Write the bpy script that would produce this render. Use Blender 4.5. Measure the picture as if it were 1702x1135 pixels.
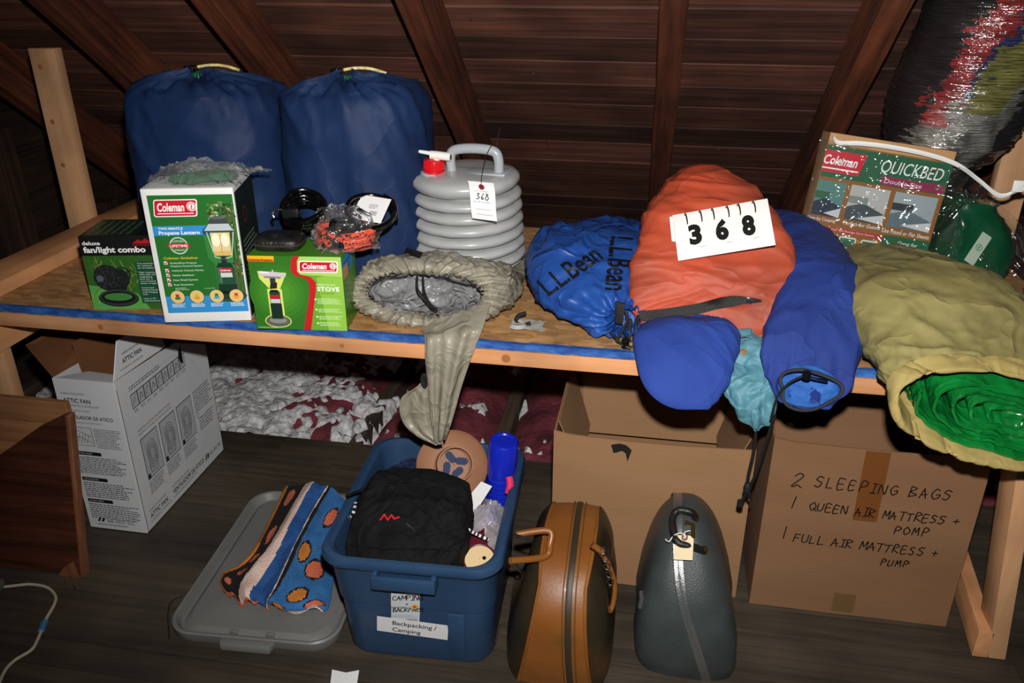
import bpy, bmesh, math, random
import numpy as np
from mathutils import Vector, Matrix, noise
from mathutils.bvhtree import BVHTree
random.seed(7)
S = bpy.context.scene
for o in list(bpy.data.objects): bpy.data.objects.remove(o)
COL = S.collection
R = math.radians
PI = math.pi

# ---------------------------------------------------------------- camera, world, light, exposure
cam = bpy.data.cameras.new('camera'); cam.sensor_width = 36; cam.lens = 1380/1702*36
cam.clip_start = .05; cam.clip_end = 60
co = bpy.data.objects.new('camera', cam); COL.objects.link(co)
co.location = (0, 0, 1.65); co.rotation_euler = (R(65), 0, R(10)); S.camera = co
W = bpy.data.worlds.new('attic_air'); S.world = W; W.use_nodes = True
W.node_tree.nodes['Background'].inputs[0].default_value = (.75, .85, 1, 1)
W.node_tree.nodes['Background'].inputs[1].default_value = .012
# the photographer's flash, sitting just above the lens
fl = bpy.data.lights.new('camera_flash', 'SPOT'); fl.energy = 245; fl.spot_size = R(104); fl.spot_blend = .9
fl.shadow_soft_size = .022; fl.color = (1, .97, .93)
fo = bpy.data.objects.new('camera_flash', fl); COL.objects.link(fo)
fo.location = (.015, .06, 1.80); fo.rotation_euler = (R(67), 0, R(4))
S.view_settings.view_transform = 'Standard'; S.view_settings.look = 'None'
S.view_settings.gamma = 1; S.view_settings.use_curve_mapping = False
S.view_settings.exposure = 0.0

# ---------------------------------------------------------------- materials
def hx(h):
    h = h.lstrip('#'); c = [int(h[i:i+2], 16)/255 for i in (0, 2, 4)]
    return tuple(((x+.055)/1.055)**2.4 if x > .04045 else x/12.92 for x in c)
MATS = {}
def mat(name, col, rough=.6, col2=None, nscale=6, stretch=(1,1,1), namt=1.0, bump=0, bscale=60, bstretch=(1,1,1),
        metal=0, coat=0, alpha=1, trans=0, spec=.5, ior=1.45, sheen=0, detail=4, contrast=(.35,.65), wr=None):
    if name in MATS: return MATS[name]
    m = bpy.data.materials.new(name); m.use_nodes = True; MATS[name] = m
    nt = m.node_tree; n = nt.nodes; L = nt.links
    p = n['Principled BSDF']
    col = hx(col) if isinstance(col, str) else col
    p.inputs['Base Color'].default_value = (*col, 1)
    p.inputs['Roughness'].default_value = rough
    p.inputs['Metallic'].default_value = metal
    p.inputs['Coat Weight'].default_value = coat
    p.inputs['Coat Roughness'].default_value = .12
    p.inputs['Alpha'].default_value = alpha
    p.inputs['Transmission Weight'].default_value = trans
    p.inputs['Specular IOR Level'].default_value = spec
    p.inputs['IOR'].default_value = ior
    p.inputs['Sheen Weight'].default_value = 0*sheen
    tc = n.new('ShaderNodeTexCoord')
    oi = n.new('ShaderNodeObjectInfo')
    def coords(st):
        mp = n.new('ShaderNodeMapping'); mp.inputs['Scale'].default_value = st
        ad = n.new('ShaderNodeVectorMath'); ad.operation = 'MULTIPLY_ADD'
        L.new(tc.outputs['Object'], ad.inputs[0]); ad.inputs[1].default_value = (1, 1, 1)
        ml = n.new('ShaderNodeMath'); ml.operation = 'MULTIPLY'; ml.inputs[1].default_value = 37.0
        L.new(oi.outputs['Random'], ml.inputs[0]); L.new(ml.outputs[0], ad.inputs[2])
        L.new(ad.outputs[0], mp.inputs[0]); return mp.outputs[0]
    if col2 is not None:
        c2 = hx(col2) if isinstance(col2, str) else col2
        t = n.new('ShaderNodeTexNoise'); t.inputs['Scale'].default_value = nscale; t.inputs['Detail'].default_value = detail
        L.new(coords(stretch), t.inputs['Vector'])
        rp = n.new('ShaderNodeValToRGB'); rp.color_ramp.elements[0].position = contrast[0]; rp.color_ramp.elements[1].position = contrast[1]
        rp.color_ramp.elements[0].color = (*col, 1); rp.color_ramp.elements[1].color = (*[a+(b-a)*namt for a, b in zip(col, c2)], 1)
        L.new(t.outputs['Fac'], rp.inputs[0]); L.new(rp.outputs[0], p.inputs['Base Color'])
    if bump:
        t = n.new('ShaderNodeTexNoise'); t.inputs['Scale'].default_value = bscale; t.inputs['Detail'].default_value = 5
        L.new(coords(bstretch), t.inputs['Vector'])
        b = n.new('ShaderNodeBump'); b.inputs['Strength'].default_value = min(1, bump); b.inputs['Distance'].default_value = .01*max(1, bump)
        L.new(t.outputs['Fac'], b.inputs['Height']); L.new(b.outputs[0], p.inputs['Normal'])
    if wr:
        # creased cloth: thin valleys where a warped noise crosses its middle
        t = n.new('ShaderNodeTexNoise'); t.inputs['Scale'].default_value = wr[0]; t.inputs['Detail'].default_value = 2.2; t.inputs['Roughness'].default_value = .45; t.inputs['Distortion'].default_value = .9
        L.new(coords(wr[2] if len(wr) > 2 else (1, 1, 1)), t.inputs['Vector'])
        a = n.new('ShaderNodeMath'); a.operation = 'SUBTRACT'; a.inputs[1].default_value = .5; L.new(t.outputs['Fac'], a.inputs[0])
        b1 = n.new('ShaderNodeMath'); b1.operation = 'ABSOLUTE'; L.new(a.outputs[0], b1.inputs[0])
        c1 = n.new('ShaderNodeMath'); c1.operation = 'POWER'; c1.inputs[1].default_value = .65; L.new(b1.outputs[0], c1.inputs[0])
        b = n.new('ShaderNodeBump'); b.inputs['Strength'].default_value = wr[1]; b.inputs['Distance'].default_value = .035; b.invert = True
        L.new(c1.outputs[0], b.inputs['Height'])
        if p.inputs['Normal'].links: L.new(p.inputs['Normal'].links[0].from_socket, b.inputs['Normal'])
        L.new(b.outputs[0], p.inputs['Normal'])
    return m
def plain(h, rough=.5, **k): return mat('ink_'+h.strip('#')+('' if rough == .5 else '_%d' % (rough*100)), h, rough, **k)
def wood(name, c1, c2, axis='x', rough=.75, scale=5, bump=.35, vary=.35, contrast=(.3, .7), knots=False):
    """long-grained wood; grain runs along the given local axis, each piece a little lighter or darker"""
    if name in MATS: return MATS[name]
    st = {'x': (.9, 14, 14), 'y': (14, .9, 14), 'z': (14, 14, .9)}[axis]
    m = mat(name, c1, rough, c2, scale, st, 1, bump, scale*1.6, st, detail=7, contrast=contrast)
    n = m.node_tree.nodes; L = m.node_tree.links; p = n['Principled BSDF']
    src = p.inputs['Base Color'].links[0].from_socket
    oi = next(x for x in n if x.type == 'OBJECT_INFO')
    mr = n.new('ShaderNodeMapRange'); mr.inputs[3].default_value = 1-vary; mr.inputs[4].default_value = 1+vary
    L.new(oi.outputs['Random'], mr.inputs[0])
    mx = n.new('ShaderNodeVectorMath'); mx.operation = 'SCALE'
    L.new(src, mx.inputs[0]); L.new(mr.outputs[0], mx.inputs['Scale'])
    # large dark weather stains
    t = n.new('ShaderNodeTexNoise'); t.inputs['Scale'].default_value = 3.0; t.inputs['Detail'].default_value = 3
    L.new(next(x for x in n if x.type == 'TEX_COORD').outputs['Object'], t.inputs['Vector'])
    r2 = n.new('ShaderNodeMapRange'); r2.inputs[1].default_value = .35; r2.inputs[2].default_value = .6; r2.inputs[3].default_value = .62; r2.inputs[4].default_value = 1.08
    L.new(t.outputs['Fac'], r2.inputs[0])
    m2 = n.new('ShaderNodeVectorMath'); m2.operation = 'SCALE'
    L.new(mx.outputs[0], m2.inputs[0]); L.new(r2.outputs[0], m2.inputs['Scale'])
    L.new(m2.outputs[0], p.inputs['Base Color'])
    return m

# ---------------------------------------------------------------- geometry helpers
def tag(o, label=None, cat=None, group=None, kind=None):
    if label: o['label'] = label
    if cat: o['category'] = cat
    if group: o['group'] = group
    if kind: o['kind'] = kind
    return o
def thing(name, label, cat, loc=(0, 0, 0), rot=(0, 0, 0), group=None, kind=None):
    o = bpy.data.objects.new(name, None); o.empty_display_size = .05; COL.objects.link(o)
    o.location = loc; o.rotation_euler = rot
    return tag(o, label, cat, group, kind)
def mx_of(o):
    return Matrix.LocRotScale(o.location, o.rotation_euler, o.scale)
def world_mx(o):
    m = mx_of(o)
    while o.parent: o = o.parent; m = mx_of(o) @ m
    return m
class MB:
    def __init__(s): s.v = []; s.f = []; s.m = []; s.cur = 0
    def add(s, vs, fs, mi=None):
        b = len(s.v); s.v += [tuple(p) for p in vs]; s.f += [tuple(i+b for i in f) for f in fs]
        s.m += [s.cur if mi is None else mi]*len(fs); return s
    def poly(s, pts, mi=None): return s.add(pts, [range(len(pts))], mi)
    def box(s, lo, hi, mx=None, mi=None):
        x0, y0, z0 = lo; x1, y1, z1 = hi
        vs = [Vector(p) for p in ((x0,y0,z0),(x1,y0,z0),(x1,y1,z0),(x0,y1,z0),(x0,y0,z1),(x1,y0,z1),(x1,y1,z1),(x0,y1,z1))]
        if mx: vs = [mx @ p for p in vs]
        return s.add(vs, [(3,2,1,0),(4,5,6,7),(0,1,5,4),(1,2,6,5),(2,3,7,6),(3,0,4,7)], mi)
    def prism(s, pts, d, mi=None):
        """closed 3-D polygon pushed by vector d"""
        d = Vector(d); n = len(pts); a = [Vector(p) for p in pts]; b = [p+d for p in a]
        return s.add(a+b, [tuple(range(n))[::-1], tuple(range(n, 2*n))]+[(i, (i+1) % n, n+(i+1) % n, n+i) for i in range(n)], mi)
    def grid(s, P, cu=False, cv=False, cap0=False, cap1=False, mi=None, mf=None):
        """P[i][j] points; cu/cv closed"""
        nu, nv = len(P), len(P[0]); vs = [p for r in P for p in r]; fs = []; ms = []
        for i in range(nu if cu else nu-1):
            for j in range(nv if cv else nv-1):
                a, b = i, (i+1) % nu; c, d = j, (j+1) % nv
                fs.append((a*nv+c, a*nv+d, b*nv+d, b*nv+c)); ms.append(mf(i, j) if mf else (s.cur if mi is None else mi))
        if cap0: fs.append(tuple(range(nv))[::-1]); ms.append(ms[0])
        if cap1: fs.append(tuple((nu-1)*nv+j for j in range(nv))); ms.append(ms[-1])
        b = len(s.v); s.v += [tuple(p) for p in vs]; s.f += [tuple(i+b for i in f) for f in fs]; s.m += ms; return s
    def slab(s, P, d, mf=None):
        """sheet P with a lower face pushed by d and closed edges"""
        d = Vector(d); Q = [[Vector(p)+d for p in r] for r in P]; mm = mf or (lambda i, j: s.cur)
        s.grid(P, mf=mm); s.grid([r[::-1] for r in Q], mf=lambda i, j: mm(i, len(P[0])-2-j))
        n, m = len(P), len(P[0])
        ed = [(0, j) for j in range(m)]+[(i, m-1) for i in range(1, n)]+[(n-1, j) for j in range(m-2, -1, -1)]+[(i, 0) for i in range(n-2, 0, -1)]
        for a, b in zip(ed, ed[1:]+ed[:1]): s.add([P[a[0]][a[1]], P[b[0]][b[1]], Q[b[0]][b[1]], Q[a[0]][a[1]]], [(3, 2, 1, 0)], mm(min(a[0], n-2), min(a[1], m-2)))
        return s
    def tube(s, path, r, n=8, caps=True, closed=False, mi=None):
        P = [Vector(p) for p in path]; m = len(P); rings = []; up = None
        for i, p in enumerate(P):
            if closed: t = P[(i+1) % m]-P[i-1]
            else: t = P[min(i+1, m-1)]-P[max(i-1, 0)]
            if t.length < 1e-9: t = Vector((0, 0, 1))
            t.normalize()
            if up is None: up = Vector((0, 0, 1)) if abs(t.z) < .9 else Vector((1, 0, 0))
            a = up-t*up.dot(t); a.normalize(); b = t.cross(a); up = a
            rr = r(i/(m-1)) if callable(r) else r
            rings.append([p+(a*math.cos(k*2*PI/n)+b*math.sin(k*2*PI/n))*rr for k in range(n)])
        return s.grid(rings, cu=closed, cv=True, cap0=caps and not closed, cap1=caps and not closed, mi=mi)
    def lathe(s, prof, n=32, c=(0, 0, 0), mx=None, mi=None, cap=True):
        rings = []
        for r, z in prof:
            ring = [Vector((r*math.cos(k*2*PI/n), r*math.sin(k*2*PI/n), z)) for k in range(n)]
            if mx: ring = [mx @ p for p in ring]
            rings.append([p+Vector(c) for p in ring])
        return s.grid(rings, cv=True, cap0=cap, cap1=cap, mi=mi)
    def build(s, name, mats, parent=None, local=False, smooth=True, bevel=0, seg=2, angle=40, disp=None, solid=0, fixn=True, clampz=None, subd=0):
        me = bpy.data.meshes.new(name)
        bm = bmesh.new(); vs = [bm.verts.new(p) for p in s.v]
        for f, m in zip(s.f, s.m):
            try:
                q = bm.faces.new([vs[i] for i in f]); q.material_index = m
            except ValueError: pass
        bmesh.ops.remove_doubles(bm, verts=bm.verts, dist=1e-6)
        if fixn: bmesh.ops.recalc_face_normals(bm, faces=bm.faces)
        if subd: bmesh.ops.subdivide_edges(bm, edges=bm.edges, cuts=subd, use_grid_fill=True)
        if bevel:
            es = [e for e in bm.edges if len(e.link_faces) == 2 and e.calc_face_angle(0) > R(25)]
            bmesh.ops.bevel(bm, geom=es, offset=bevel, segments=seg, profile=.5, affect='EDGES', clamp_overlap=True)
        if disp:
            bm.normal_update(); nv = [(v, v.normal.copy(), v.co.copy()) for v in bm.verts]
            for v, nn, c in nv:
                d = disp(c, nn)
                v.co = c + (d if isinstance(d, Vector) else nn*d)
        if clampz:
            for v in bm.verts: v.co.z = max(v.co.z, clampz(v.co))
        if solid:
            bm.normal_update(); g = bmesh.ops.solidify(bm, geom=bm.faces[:]+bm.edges[:]+bm.verts[:], thickness=solid)
        if parent is not None and not local:
            inv = world_mx(parent).inverted()
            for v in bm.verts: v.co = inv @ v.co
        elif parent is None and not local and s.v:
            pass
        bm.normal_update()
        for f in bm.faces: f.smooth = smooth
        bm.to_mesh(me); bm.free()
        if smooth: me.set_sharp_from_angle(angle=R(angle))
        for m in (mats if isinstance(mats, (list, tuple)) else [mats]): me.materials.append(m)
        o = bpy.data.objects.new(name, me); COL.objects.link(o)
        if parent is not None: o.parent = parent
        return o
def recentre(o, at=None):
    """move a top-level mesh's origin to its own base"""
    me = o.data; xs = [v.co for v in me.vertices]
    c = Vector(at) if at else Vector((sum(v.x for v in xs)/len(xs), sum(v.y for v in xs)/len(xs), min(v.z for v in xs)))
    me.transform(Matrix.Translation(-c)); o.location = c; return o
def copy_thing(o):
    c = o.copy(); COL.objects.link(c)
    for ch in [x for x in bpy.data.objects if x.parent == o]:
        d = ch.copy(); COL.objects.link(d); d.parent = c
    return c
def loft(keys, m=40, n=48, cap0=True, cap1=True, mb=None, mf=None, mi=None):
    """keys: (centre, half axis U, half axis V, exponent); rings interpolated by Catmull-Rom, returns MB"""
    A = np.array([list(k[0])+list(k[1])+list(k[2])+[k[3]] for k in keys], float); K = len(A)
    rings = []
    for i in range(m):
        t = i/(m-1)*(K-1); a = min(int(t), K-2); u = t-a
        p0, p1, p2, p3 = A[max(a-1, 0)], A[a], A[a+1], A[min(a+2, K-1)]
        q = .5*((2*p1)+(-p0+p2)*u+(2*p0-5*p1+4*p2-p3)*u*u+(-p0+3*p1-3*p2+p3)*u**3)
        c, U, V, e = Vector(q[:3]), Vector(q[3:6]), Vector(q[6:9]), max(1.2, q[9])
        ring = []
        for k in range(n):
            th = 2*PI*k/n; ct, st = math.cos(th), math.sin(th)
            ring.append(c+U*math.copysign(abs(ct)**(2/e), ct)+V*math.copysign(abs(st)**(2/e), st))
        rings.append(ring)
    mb = mb or MB()
    mb.grid(rings, cv=True, cap0=cap0, cap1=cap1, mf=mf, mi=mi); return mb
def nz(p, s, off=0): return noise.noise(Vector((p[0]*s+off, p[1]*s-off, p[2]*s+2*off)))
def crease(p, s, off=0):
    """sharp folds: 0..1, 1 on the crease"""
    return (1-min(1, abs(noise.noise(Vector((p[0]*s+off, p[1]*s, p[2]*s-off))))*3.0))**2.2
def cloth(amp=.006, s=9, off=0, soft=.5, st=(1, 1, 1)):
    def f(p, n):
        q = Vector((p.x*st[0], p.y*st[1], p.z*st[2]))
        w = Vector((nz(q, s*.6, off+3), nz(q, s*.6, off+5), nz(q, s*.6, off+9)))*.35/s
        q = q+w*4
        return amp*(crease(q, s, off)*.85+crease(q, s*1.9, off+4)*.35-.4+soft*nz(q, s*.6, off+7))
    return f
def catmull(pts, m):
    A = np.array(pts, float); K = len(A); out = []
    for i in range(m):
        t = i/(m-1)*(K-1); a = min(int(t), K-2); u = t-a
        p0, p1, p2, p3 = A[max(a-1, 0)], A[a], A[a+1], A[min(a+2, K-1)]
        out.append(Vector(.5*((2*p1)+(-p0+p2)*u+(2*p0-5*p1+4*p2-p3)*u*u+(-p0+3*p1-3*p2+p3)*u**3)))
    return out
def bvh_of(o):
    me = o.data; M = world_mx(o)
    return BVHTree.FromPolygons([M @ v.co for v in me.vertices], [tuple(p.vertices) for p in me.polygons])

def pxray(x, y):  # direction from the camera through a photograph pixel, used once to read positions off the photo
    q = Vector(((x-851)/1380, -(y-567.5)/1380, -1)); return (Matrix.Rotation(R(10), 3, 'Z') @ Matrix.Rotation(R(65), 3, 'X')) @ q
EYE = Vector((0, 0, 1.65))
def at(x, y, bv=None, Y=None, Z=None, off=.002):
    d = pxray(x, y)
    if bv:
        h = bv.ray_cast(EYE, d)
        if h[0]: return h[0]-d.normalized()*off
    k = (Y-EYE.y)/d.y if Y is not None else (Z-EYE.z)/d.z
    return EYE+d*k

# ---------------------------------------------------------------- flat print: polygons and lettering in a face's own plane
_tc = {}
def glyphs(txt, shear=0, bold=0, space=1.0):
    k = (txt, shear, bold, space)
    if k in _tc: return _tc[k]
    cu = bpy.data.curves.new('lettering', 'FONT'); cu.body = txt; cu.size = 1; cu.shear = shear; cu.offset = bold; cu.resolution_u = 3
    cu.space_character = space
    o = bpy.data.objects.new('lettering', cu); COL.objects.link(o)
    me = o.to_mesh(); v = [(p.co.x, p.co.y) for p in me.vertices]; f = [tuple(p.vertices) for p in me.polygons]
    o.to_mesh_clear(); bpy.data.objects.remove(o); bpy.data.curves.remove(cu)
    if bold and v and max(abs(q[1]) for q in v) > 2: return glyphs(txt, shear, 0, space)
    _tc[k] = (v, f); return _tc[k]
STROKE = {  # hand-lettered capitals on a 1 x 1.4 cell
 'A': ['0,0 .35,1.4 .8,0', '.12,.5 .85,.62'], 'B': ['.1,0 .15,1.4', '.15,1.4 .7,1.2 .2,.75 .85,.4 .1,0'], 'C': ['.85,1.25 .4,1.4 .05,.7 .35,.02 .85,.2'],
 'E': ['.75,1.35 .12,1.4 .1,0 .8,.05', '.1,.72 .65,.75'], 'F': ['.8,1.4 .12,1.35 .1,0', '.1,.72 .65,.78'], 'G': ['.85,1.2 .45,1.4 .05,.7 .4,0 .85,.3 .9,.65 .5,.62'],
 'I': ['.2,1.4 .8,1.4', '.5,1.4 .45,0', '.1,0 .8,.04'], 'K': ['.1,0 .1,1.4', '.8,1.35 .1,.65 .85,0'], 'L': ['.15,1.4 .1,0 .8,.06'], 'M': ['.02,0 .15,1.3 .45,.5 .8,1.35 .9,0'],
 'N': ['.05,0 .1,1.35 .75,.05 .85,1.4'], 'O': ['.45,1.4 .02,.8 .4,0 .9,.6 .45,1.4'], 'P': ['.1,0 .2,1.4 .85,1.15 .6,.75 .15,.65'], 'Q': ['.45,1.4 .02,.8 .4,0 .9,.6 .45,1.4', '.5,.4 1.0,-.1'],
 'R': ['.1,0 .15,1.4 .8,1.15 .15,.68 .85,0'], 'S': ['.85,1.25 .4,1.4 .15,1.0 .75,.55 .5,.02 .05,.15'], 'T': ['.0,1.35 .95,1.4', '.5,1.38 .45,0'], 'U': ['.08,1.4 .1,.25 .45,0 .8,.3 .85,1.4'],
 '2': ['.1,1.1 .45,1.4 .8,1.05 .1,.1 .3,.02 .5,.2 .9,0'], '1': ['.5,1.4 .45,0'], '3': ['.15,1.3 .7,1.35 .3,.8 .8,.4 .1,.02'], '6': ['.7,1.4 .1,.5 .4,0 .75,.35 .2,.6'], '9': ['.7,1.0 .4,1.4 .1,.95 .7,.9 .5,0'],
 '+': ['.1,.6 .8,.65', '.45,1.0 .4,.25'], '8': ['.7,1.2 .3,1.4 .3,1.0 .8,.4 .4,0 .1,.4 .7,1.2'], '&': ['.9,.1 .15,1.1 .5,1.4 .6,1.0 .1,.3 .5,0 .9,.5'],
}
class Print:
    def __init__(s, o, u, v, n=None, eps=.0006, W=1, H=1):
        """o lower-left corner, u right, v up (world or local, as built); coordinates are metres/W, metres/H"""
        s.o = Vector(o); s.u = Vector(u).normalized(); s.vv = Vector(v).normalized()
        s.n = Vector(n).normalized() if n is not None else s.u.cross(s.vv).normalized()
        s.eps = eps; s.W = W; s.H = H; s.items = []; s.mats = []
    def mi(s, m):
        if isinstance(m, str): m = plain(m)
        if m not in s.mats: s.mats.append(m)
        return s.mats.index(m)
    def raw(s, vs, fs, m, layer): s.items.append((vs, fs, s.mi(m), layer)); return s
    def poly(s, pts, m, layer=1): return s.raw([(x*s.W, y*s.H) for x, y in pts], [tuple(range(len(pts)))], m, layer)
    def rect(s, x0, y0, x1, y1, m, layer=1): return s.poly([(x0, y0), (x1, y0), (x1, y1), (x0, y1)], m, layer)
    def rrect(s, x0, y0, x1, y1, m, layer=1, r=.01, shear=0):
        X0, X1, Y0, Y1 = x0*s.W, x1*s.W, y0*s.H, y1*s.H; pts = []
        for cx, cy, a0 in ((X1-r, Y1-r, 0), (X0+r, Y1-r, 90), (X0+r, Y0+r, 180), (X1-r, Y0+r, 270)):
            for k in range(6):
                a = R(a0+18*k); px, py = cx+r*math.cos(a), cy+r*math.sin(a); pts.append((px+shear*(py-Y0), py))
        return s.raw(pts, [tuple(range(len(pts)))], m, layer)
    def disc(s, x, y, r, m, layer=1, ry=None, n=28, a0=0, a1=360):
        pts = [(x*s.W+r*math.cos(R(a0+(a1-a0)*k/n)), y*s.H+(ry or r)*math.sin(R(a0+(a1-a0)*k/n))) for k in range(n if a1-a0 >= 360 else n+1)]
        return s.raw(pts, [tuple(range(len(pts)))], m, layer)
    def ring(s, x, y, r, w, m, layer=1, n=28, ry=None):
        ry = ry or r
        a = [(x*s.W+r*math.cos(2*PI*k/n), y*s.H+ry*math.sin(2*PI*k/n)) for k in range(n)]
        b = [(x*s.W+(r-w)*math.cos(2*PI*k/n), y*s.H+(ry-w)*math.sin(2*PI*k/n)) for k in range(n)]
        return s.raw(a+b, [(k, (k+1) % n, n+(k+1) % n, n+k) for k in range(n)], m, layer)
    def stroke(s, pts, w, m, layer=1, scaled=True):
        P = [Vector((x*(s.W if scaled else 1), y*(s.H if scaled else 1))) for x, y in pts]
        for a, b in zip(P, P[1:]):
            t = b-a
            if t.length < 1e-7: continue
            t.normalize(); nn = Vector((-t.y, t.x))*w/2; t = t*w*.4
            s.raw([tuple(a-nn-t), tuple(b-nn+t), tuple(b+nn+t), tuple(a+nn-t)], [(0, 1, 2, 3)], m, layer)
        return s
    def text(s, txt, x, y, h, m, layer=2, width=None, bold=0, shear=0, rot=0, align='l', space=1.0):
        """h: capital height as a share of H; width: total width as a share of W"""
        v, f = glyphs(txt, shear, bold, space)
        if not v: return s
        x0 = min(p[0] for p in v); x1 = max(p[0] for p in v); k = h*s.H/.7
        kx = width*s.W/(x1-x0) if width else k
        c, sn = math.cos(R(rot)), math.sin(R(rot)); out = []
        ax = {'l': 0, 'c': .5, 'r': 1}[align]*(x1-x0)
        for px, py in v:
            a, b = (px-x0-ax)*kx, py*k
            out.append((x*s.W+a*c-b*sn, y*s.H+a*sn+b*c))
        return s.raw(out, f, m, layer)
    def para(s, x0, y0, x1, y1, rows, m, layer=2, fill=.5, rag=.25):
        """unreadably small paragraph: rows of little words"""
        dh = (y1-y0)/rows
        for r in range(rows):
            y = y1-(r+1)*dh+dh*(1-fill)/2; x = x0; end = x1-random.random()*rag*(x1-x0)
            while x < end:
                w = random.uniform(.03, .1)*max(.35, (x1-x0))
                s.rect(x, y, min(x+w, end), y+dh*fill*random.uniform(.75, 1), m, layer); x += w+.014*max(.35, (x1-x0))
        return s
    def hand(s, txt, x, y, h, m, w=.003, layer=3, gap=1.25, slant=.1, wob=.06, rise=0):
        """hand lettering; x,y,h in shares"""
        cx = x*s.W; k = h*s.H/1.4; y0 = y*s.H
        for ch in txt:
            if ch == ' ': cx += k*.9; continue
            sc = random.uniform(.92, 1.08); dy = random.uniform(-.06, .06)*k
            for st in STROKE[ch]:
                pts = [tuple(float(a) for a in q.split(',')) for q in st.split()]
                pp = [(cx+(a+slant*b+random.uniform(-wob, wob))*k*sc, y0+dy+rise*(cx-x*s.W)+(b+random.uniform(-wob, wob))*k*sc) for a, b in pts]
                if len(pp) > 3: pp = [tuple(q) for q in [(v.x, v.y) for v in catmull([(a, b, 0) for a, b in pp], len(pp)*4)]]
                s.stroke(pp, w, m, layer, scaled=False)
            cx += k*gap*(.75 if ch in '1I' else 1)
        return s
    def build(s, name, parent=None, bvh=None, cast=None, maxedge=.012, off=.0012, local=False):
        bm = bmesh.new()
        for vs, fs, mi, layer in s.items:
            bv = [bm.verts.new((p[0], p[1], layer)) for p in vs]
            for f in fs:
                try: q = bm.faces.new([bv[i] for i in f]); q.material_index = mi
                except ValueError: pass
        if bvh:
            bmesh.ops.triangulate(bm, faces=bm.faces[:])
            for _ in range(5):
                es = [e for e in bm.edges if e.calc_length() > maxedge]
                if not es: break
                bmesh.ops.subdivide_edges(bm, edges=es, cuts=1); bmesh.ops.triangulate(bm, faces=[f for f in bm.faces if len(f.verts) > 4])
        d = Vector(cast).normalized() if cast is not None else -s.n
        dead = []
        for v in bm.verts:
            l = v.co.z; p = s.o+s.u*v.co.x+s.vv*v.co.y
            if bvh:
                hit = bvh.ray_cast(p-d*.6, d)
                if hit[0] is None: dead.append(v); continue
                nn = hit[1] if hit[1].dot(d) < 0 else -hit[1]
                v.co = hit[0]-d*(off+s.eps*l)+nn*.0006
            else: v.co = p+s.n*s.eps*l
        if dead: bmesh.ops.delete(bm, geom=dead, context='VERTS')
        if parent is not None and not local:
            inv = world_mx(parent).inverted()
            for v in bm.verts: v.co = inv @ v.co
        bm.normal_update()
        me = bpy.data.meshes.new(name); bm.to_mesh(me); bm.free()
        for m in s.mats: me.materials.append(m)
        o = bpy.data.objects.new(name, me); COL.objects.link(o)
        if parent is not None: o.parent = parent
        return o
# ---------------------------------------------------------------- the attic itself
M_roof = wood('roof_boards', '#34201a', '#6b4030', 'x', .75, 2.4, .4, .5, (.22, .8))
M_raft = wood('old_rafter', '#3a1a0e', '#6e3a22', 'y', .7, 3, .5, .25)
M_floor = wood('painted_floor', '#39322a', '#4e4438', 'x', .6, 2.4, .35, .16)
M_pine = wood('new_pine', '#cf8d5c', '#e6ac7c', 'x', .6, 2.2, .12, .06, (.25, .75))
M_piney = wood('new_pine_deep', '#c48556', '#dca272', 'y', .6, 2.2, .12, .06, (.25, .75))
M_pinez = wood('new_pine_upright', '#b98a62', '#d3a47a', 'z', .6, 2.2, .12, .06, (.25, .75))
M_knot = mat('knot', '#9c6239', .6)

rx = Vector((1, 0, 0)); ry = Vector((0, -.784, .62)).normalized(); rz = rx.cross(ry)
RM = Matrix((rx, ry, rz)).transposed()
ceil = thing('ceiling', 'dark sloping attic roof of bare boards on rafters', None, (0, 3.3, .772), RM.to_euler(), kind='structure')
XL, XR = -2.95, 2.5
yb = -1.55; row = 0
while yb < 2.6:
    wdt = random.choice((.135, .14, .15, .165, .115))
    cut = random.choice((-1.3, -.7, 0.0, .55, 1.1))
    for a, b in ((XL, cut-.0015), (cut+.0015, XR)):
        dz = random.uniform(-.004, .004)
        MB().box((a, yb, -.178), (b, yb+wdt-.004, -.152+dz)).build('roof_board', M_roof, ceil, local=True, bevel=.003, seg=1, smooth=False)
    yb += wdt; row += 1
RAFT = (-2.42, -1.864, -1.34, -.735, -.024, .519, 1.12, 1.75)
for k, x in enumerate(RAFT):
    w = .072
    mb = MB(); P = []
    for i in range(25):
        t = -1.6+4.2*i/24; j = lambda q: .004*nz((x, t, q), 3, k)
        P.append([(x+j(1), t, -.15), (x+w+j(2), t, -.15), (x+w+j(3), t, 0+j(4)), (x+j(5), t, 0+j(6))])
    mb.grid(P, cv=True, cap0=True, cap1=True); mb.build('rafter', M_raft, ceil, local=True, bevel=.004, seg=1)
# nail tips poking through and a few pale splinters on the rafters
MN = mat('iron_nail', '#4a4038', .4, metal=.7)
for k in range(46):
    x = random.uniform(-.6, 1.0); y = random.uniform(-.5, 1.3)
    if any(r-.02 < x < r+.09 for r in RAFT): continue
    MB().tube([(x, y, -.156), (x+random.uniform(-.006, .006), y+random.uniform(-.006, .0), -.156+random.uniform(.008, .022))], lambda t: .0022*(1-.7*t), 5).build('nail_tip', MN, ceil, local=True)

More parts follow.
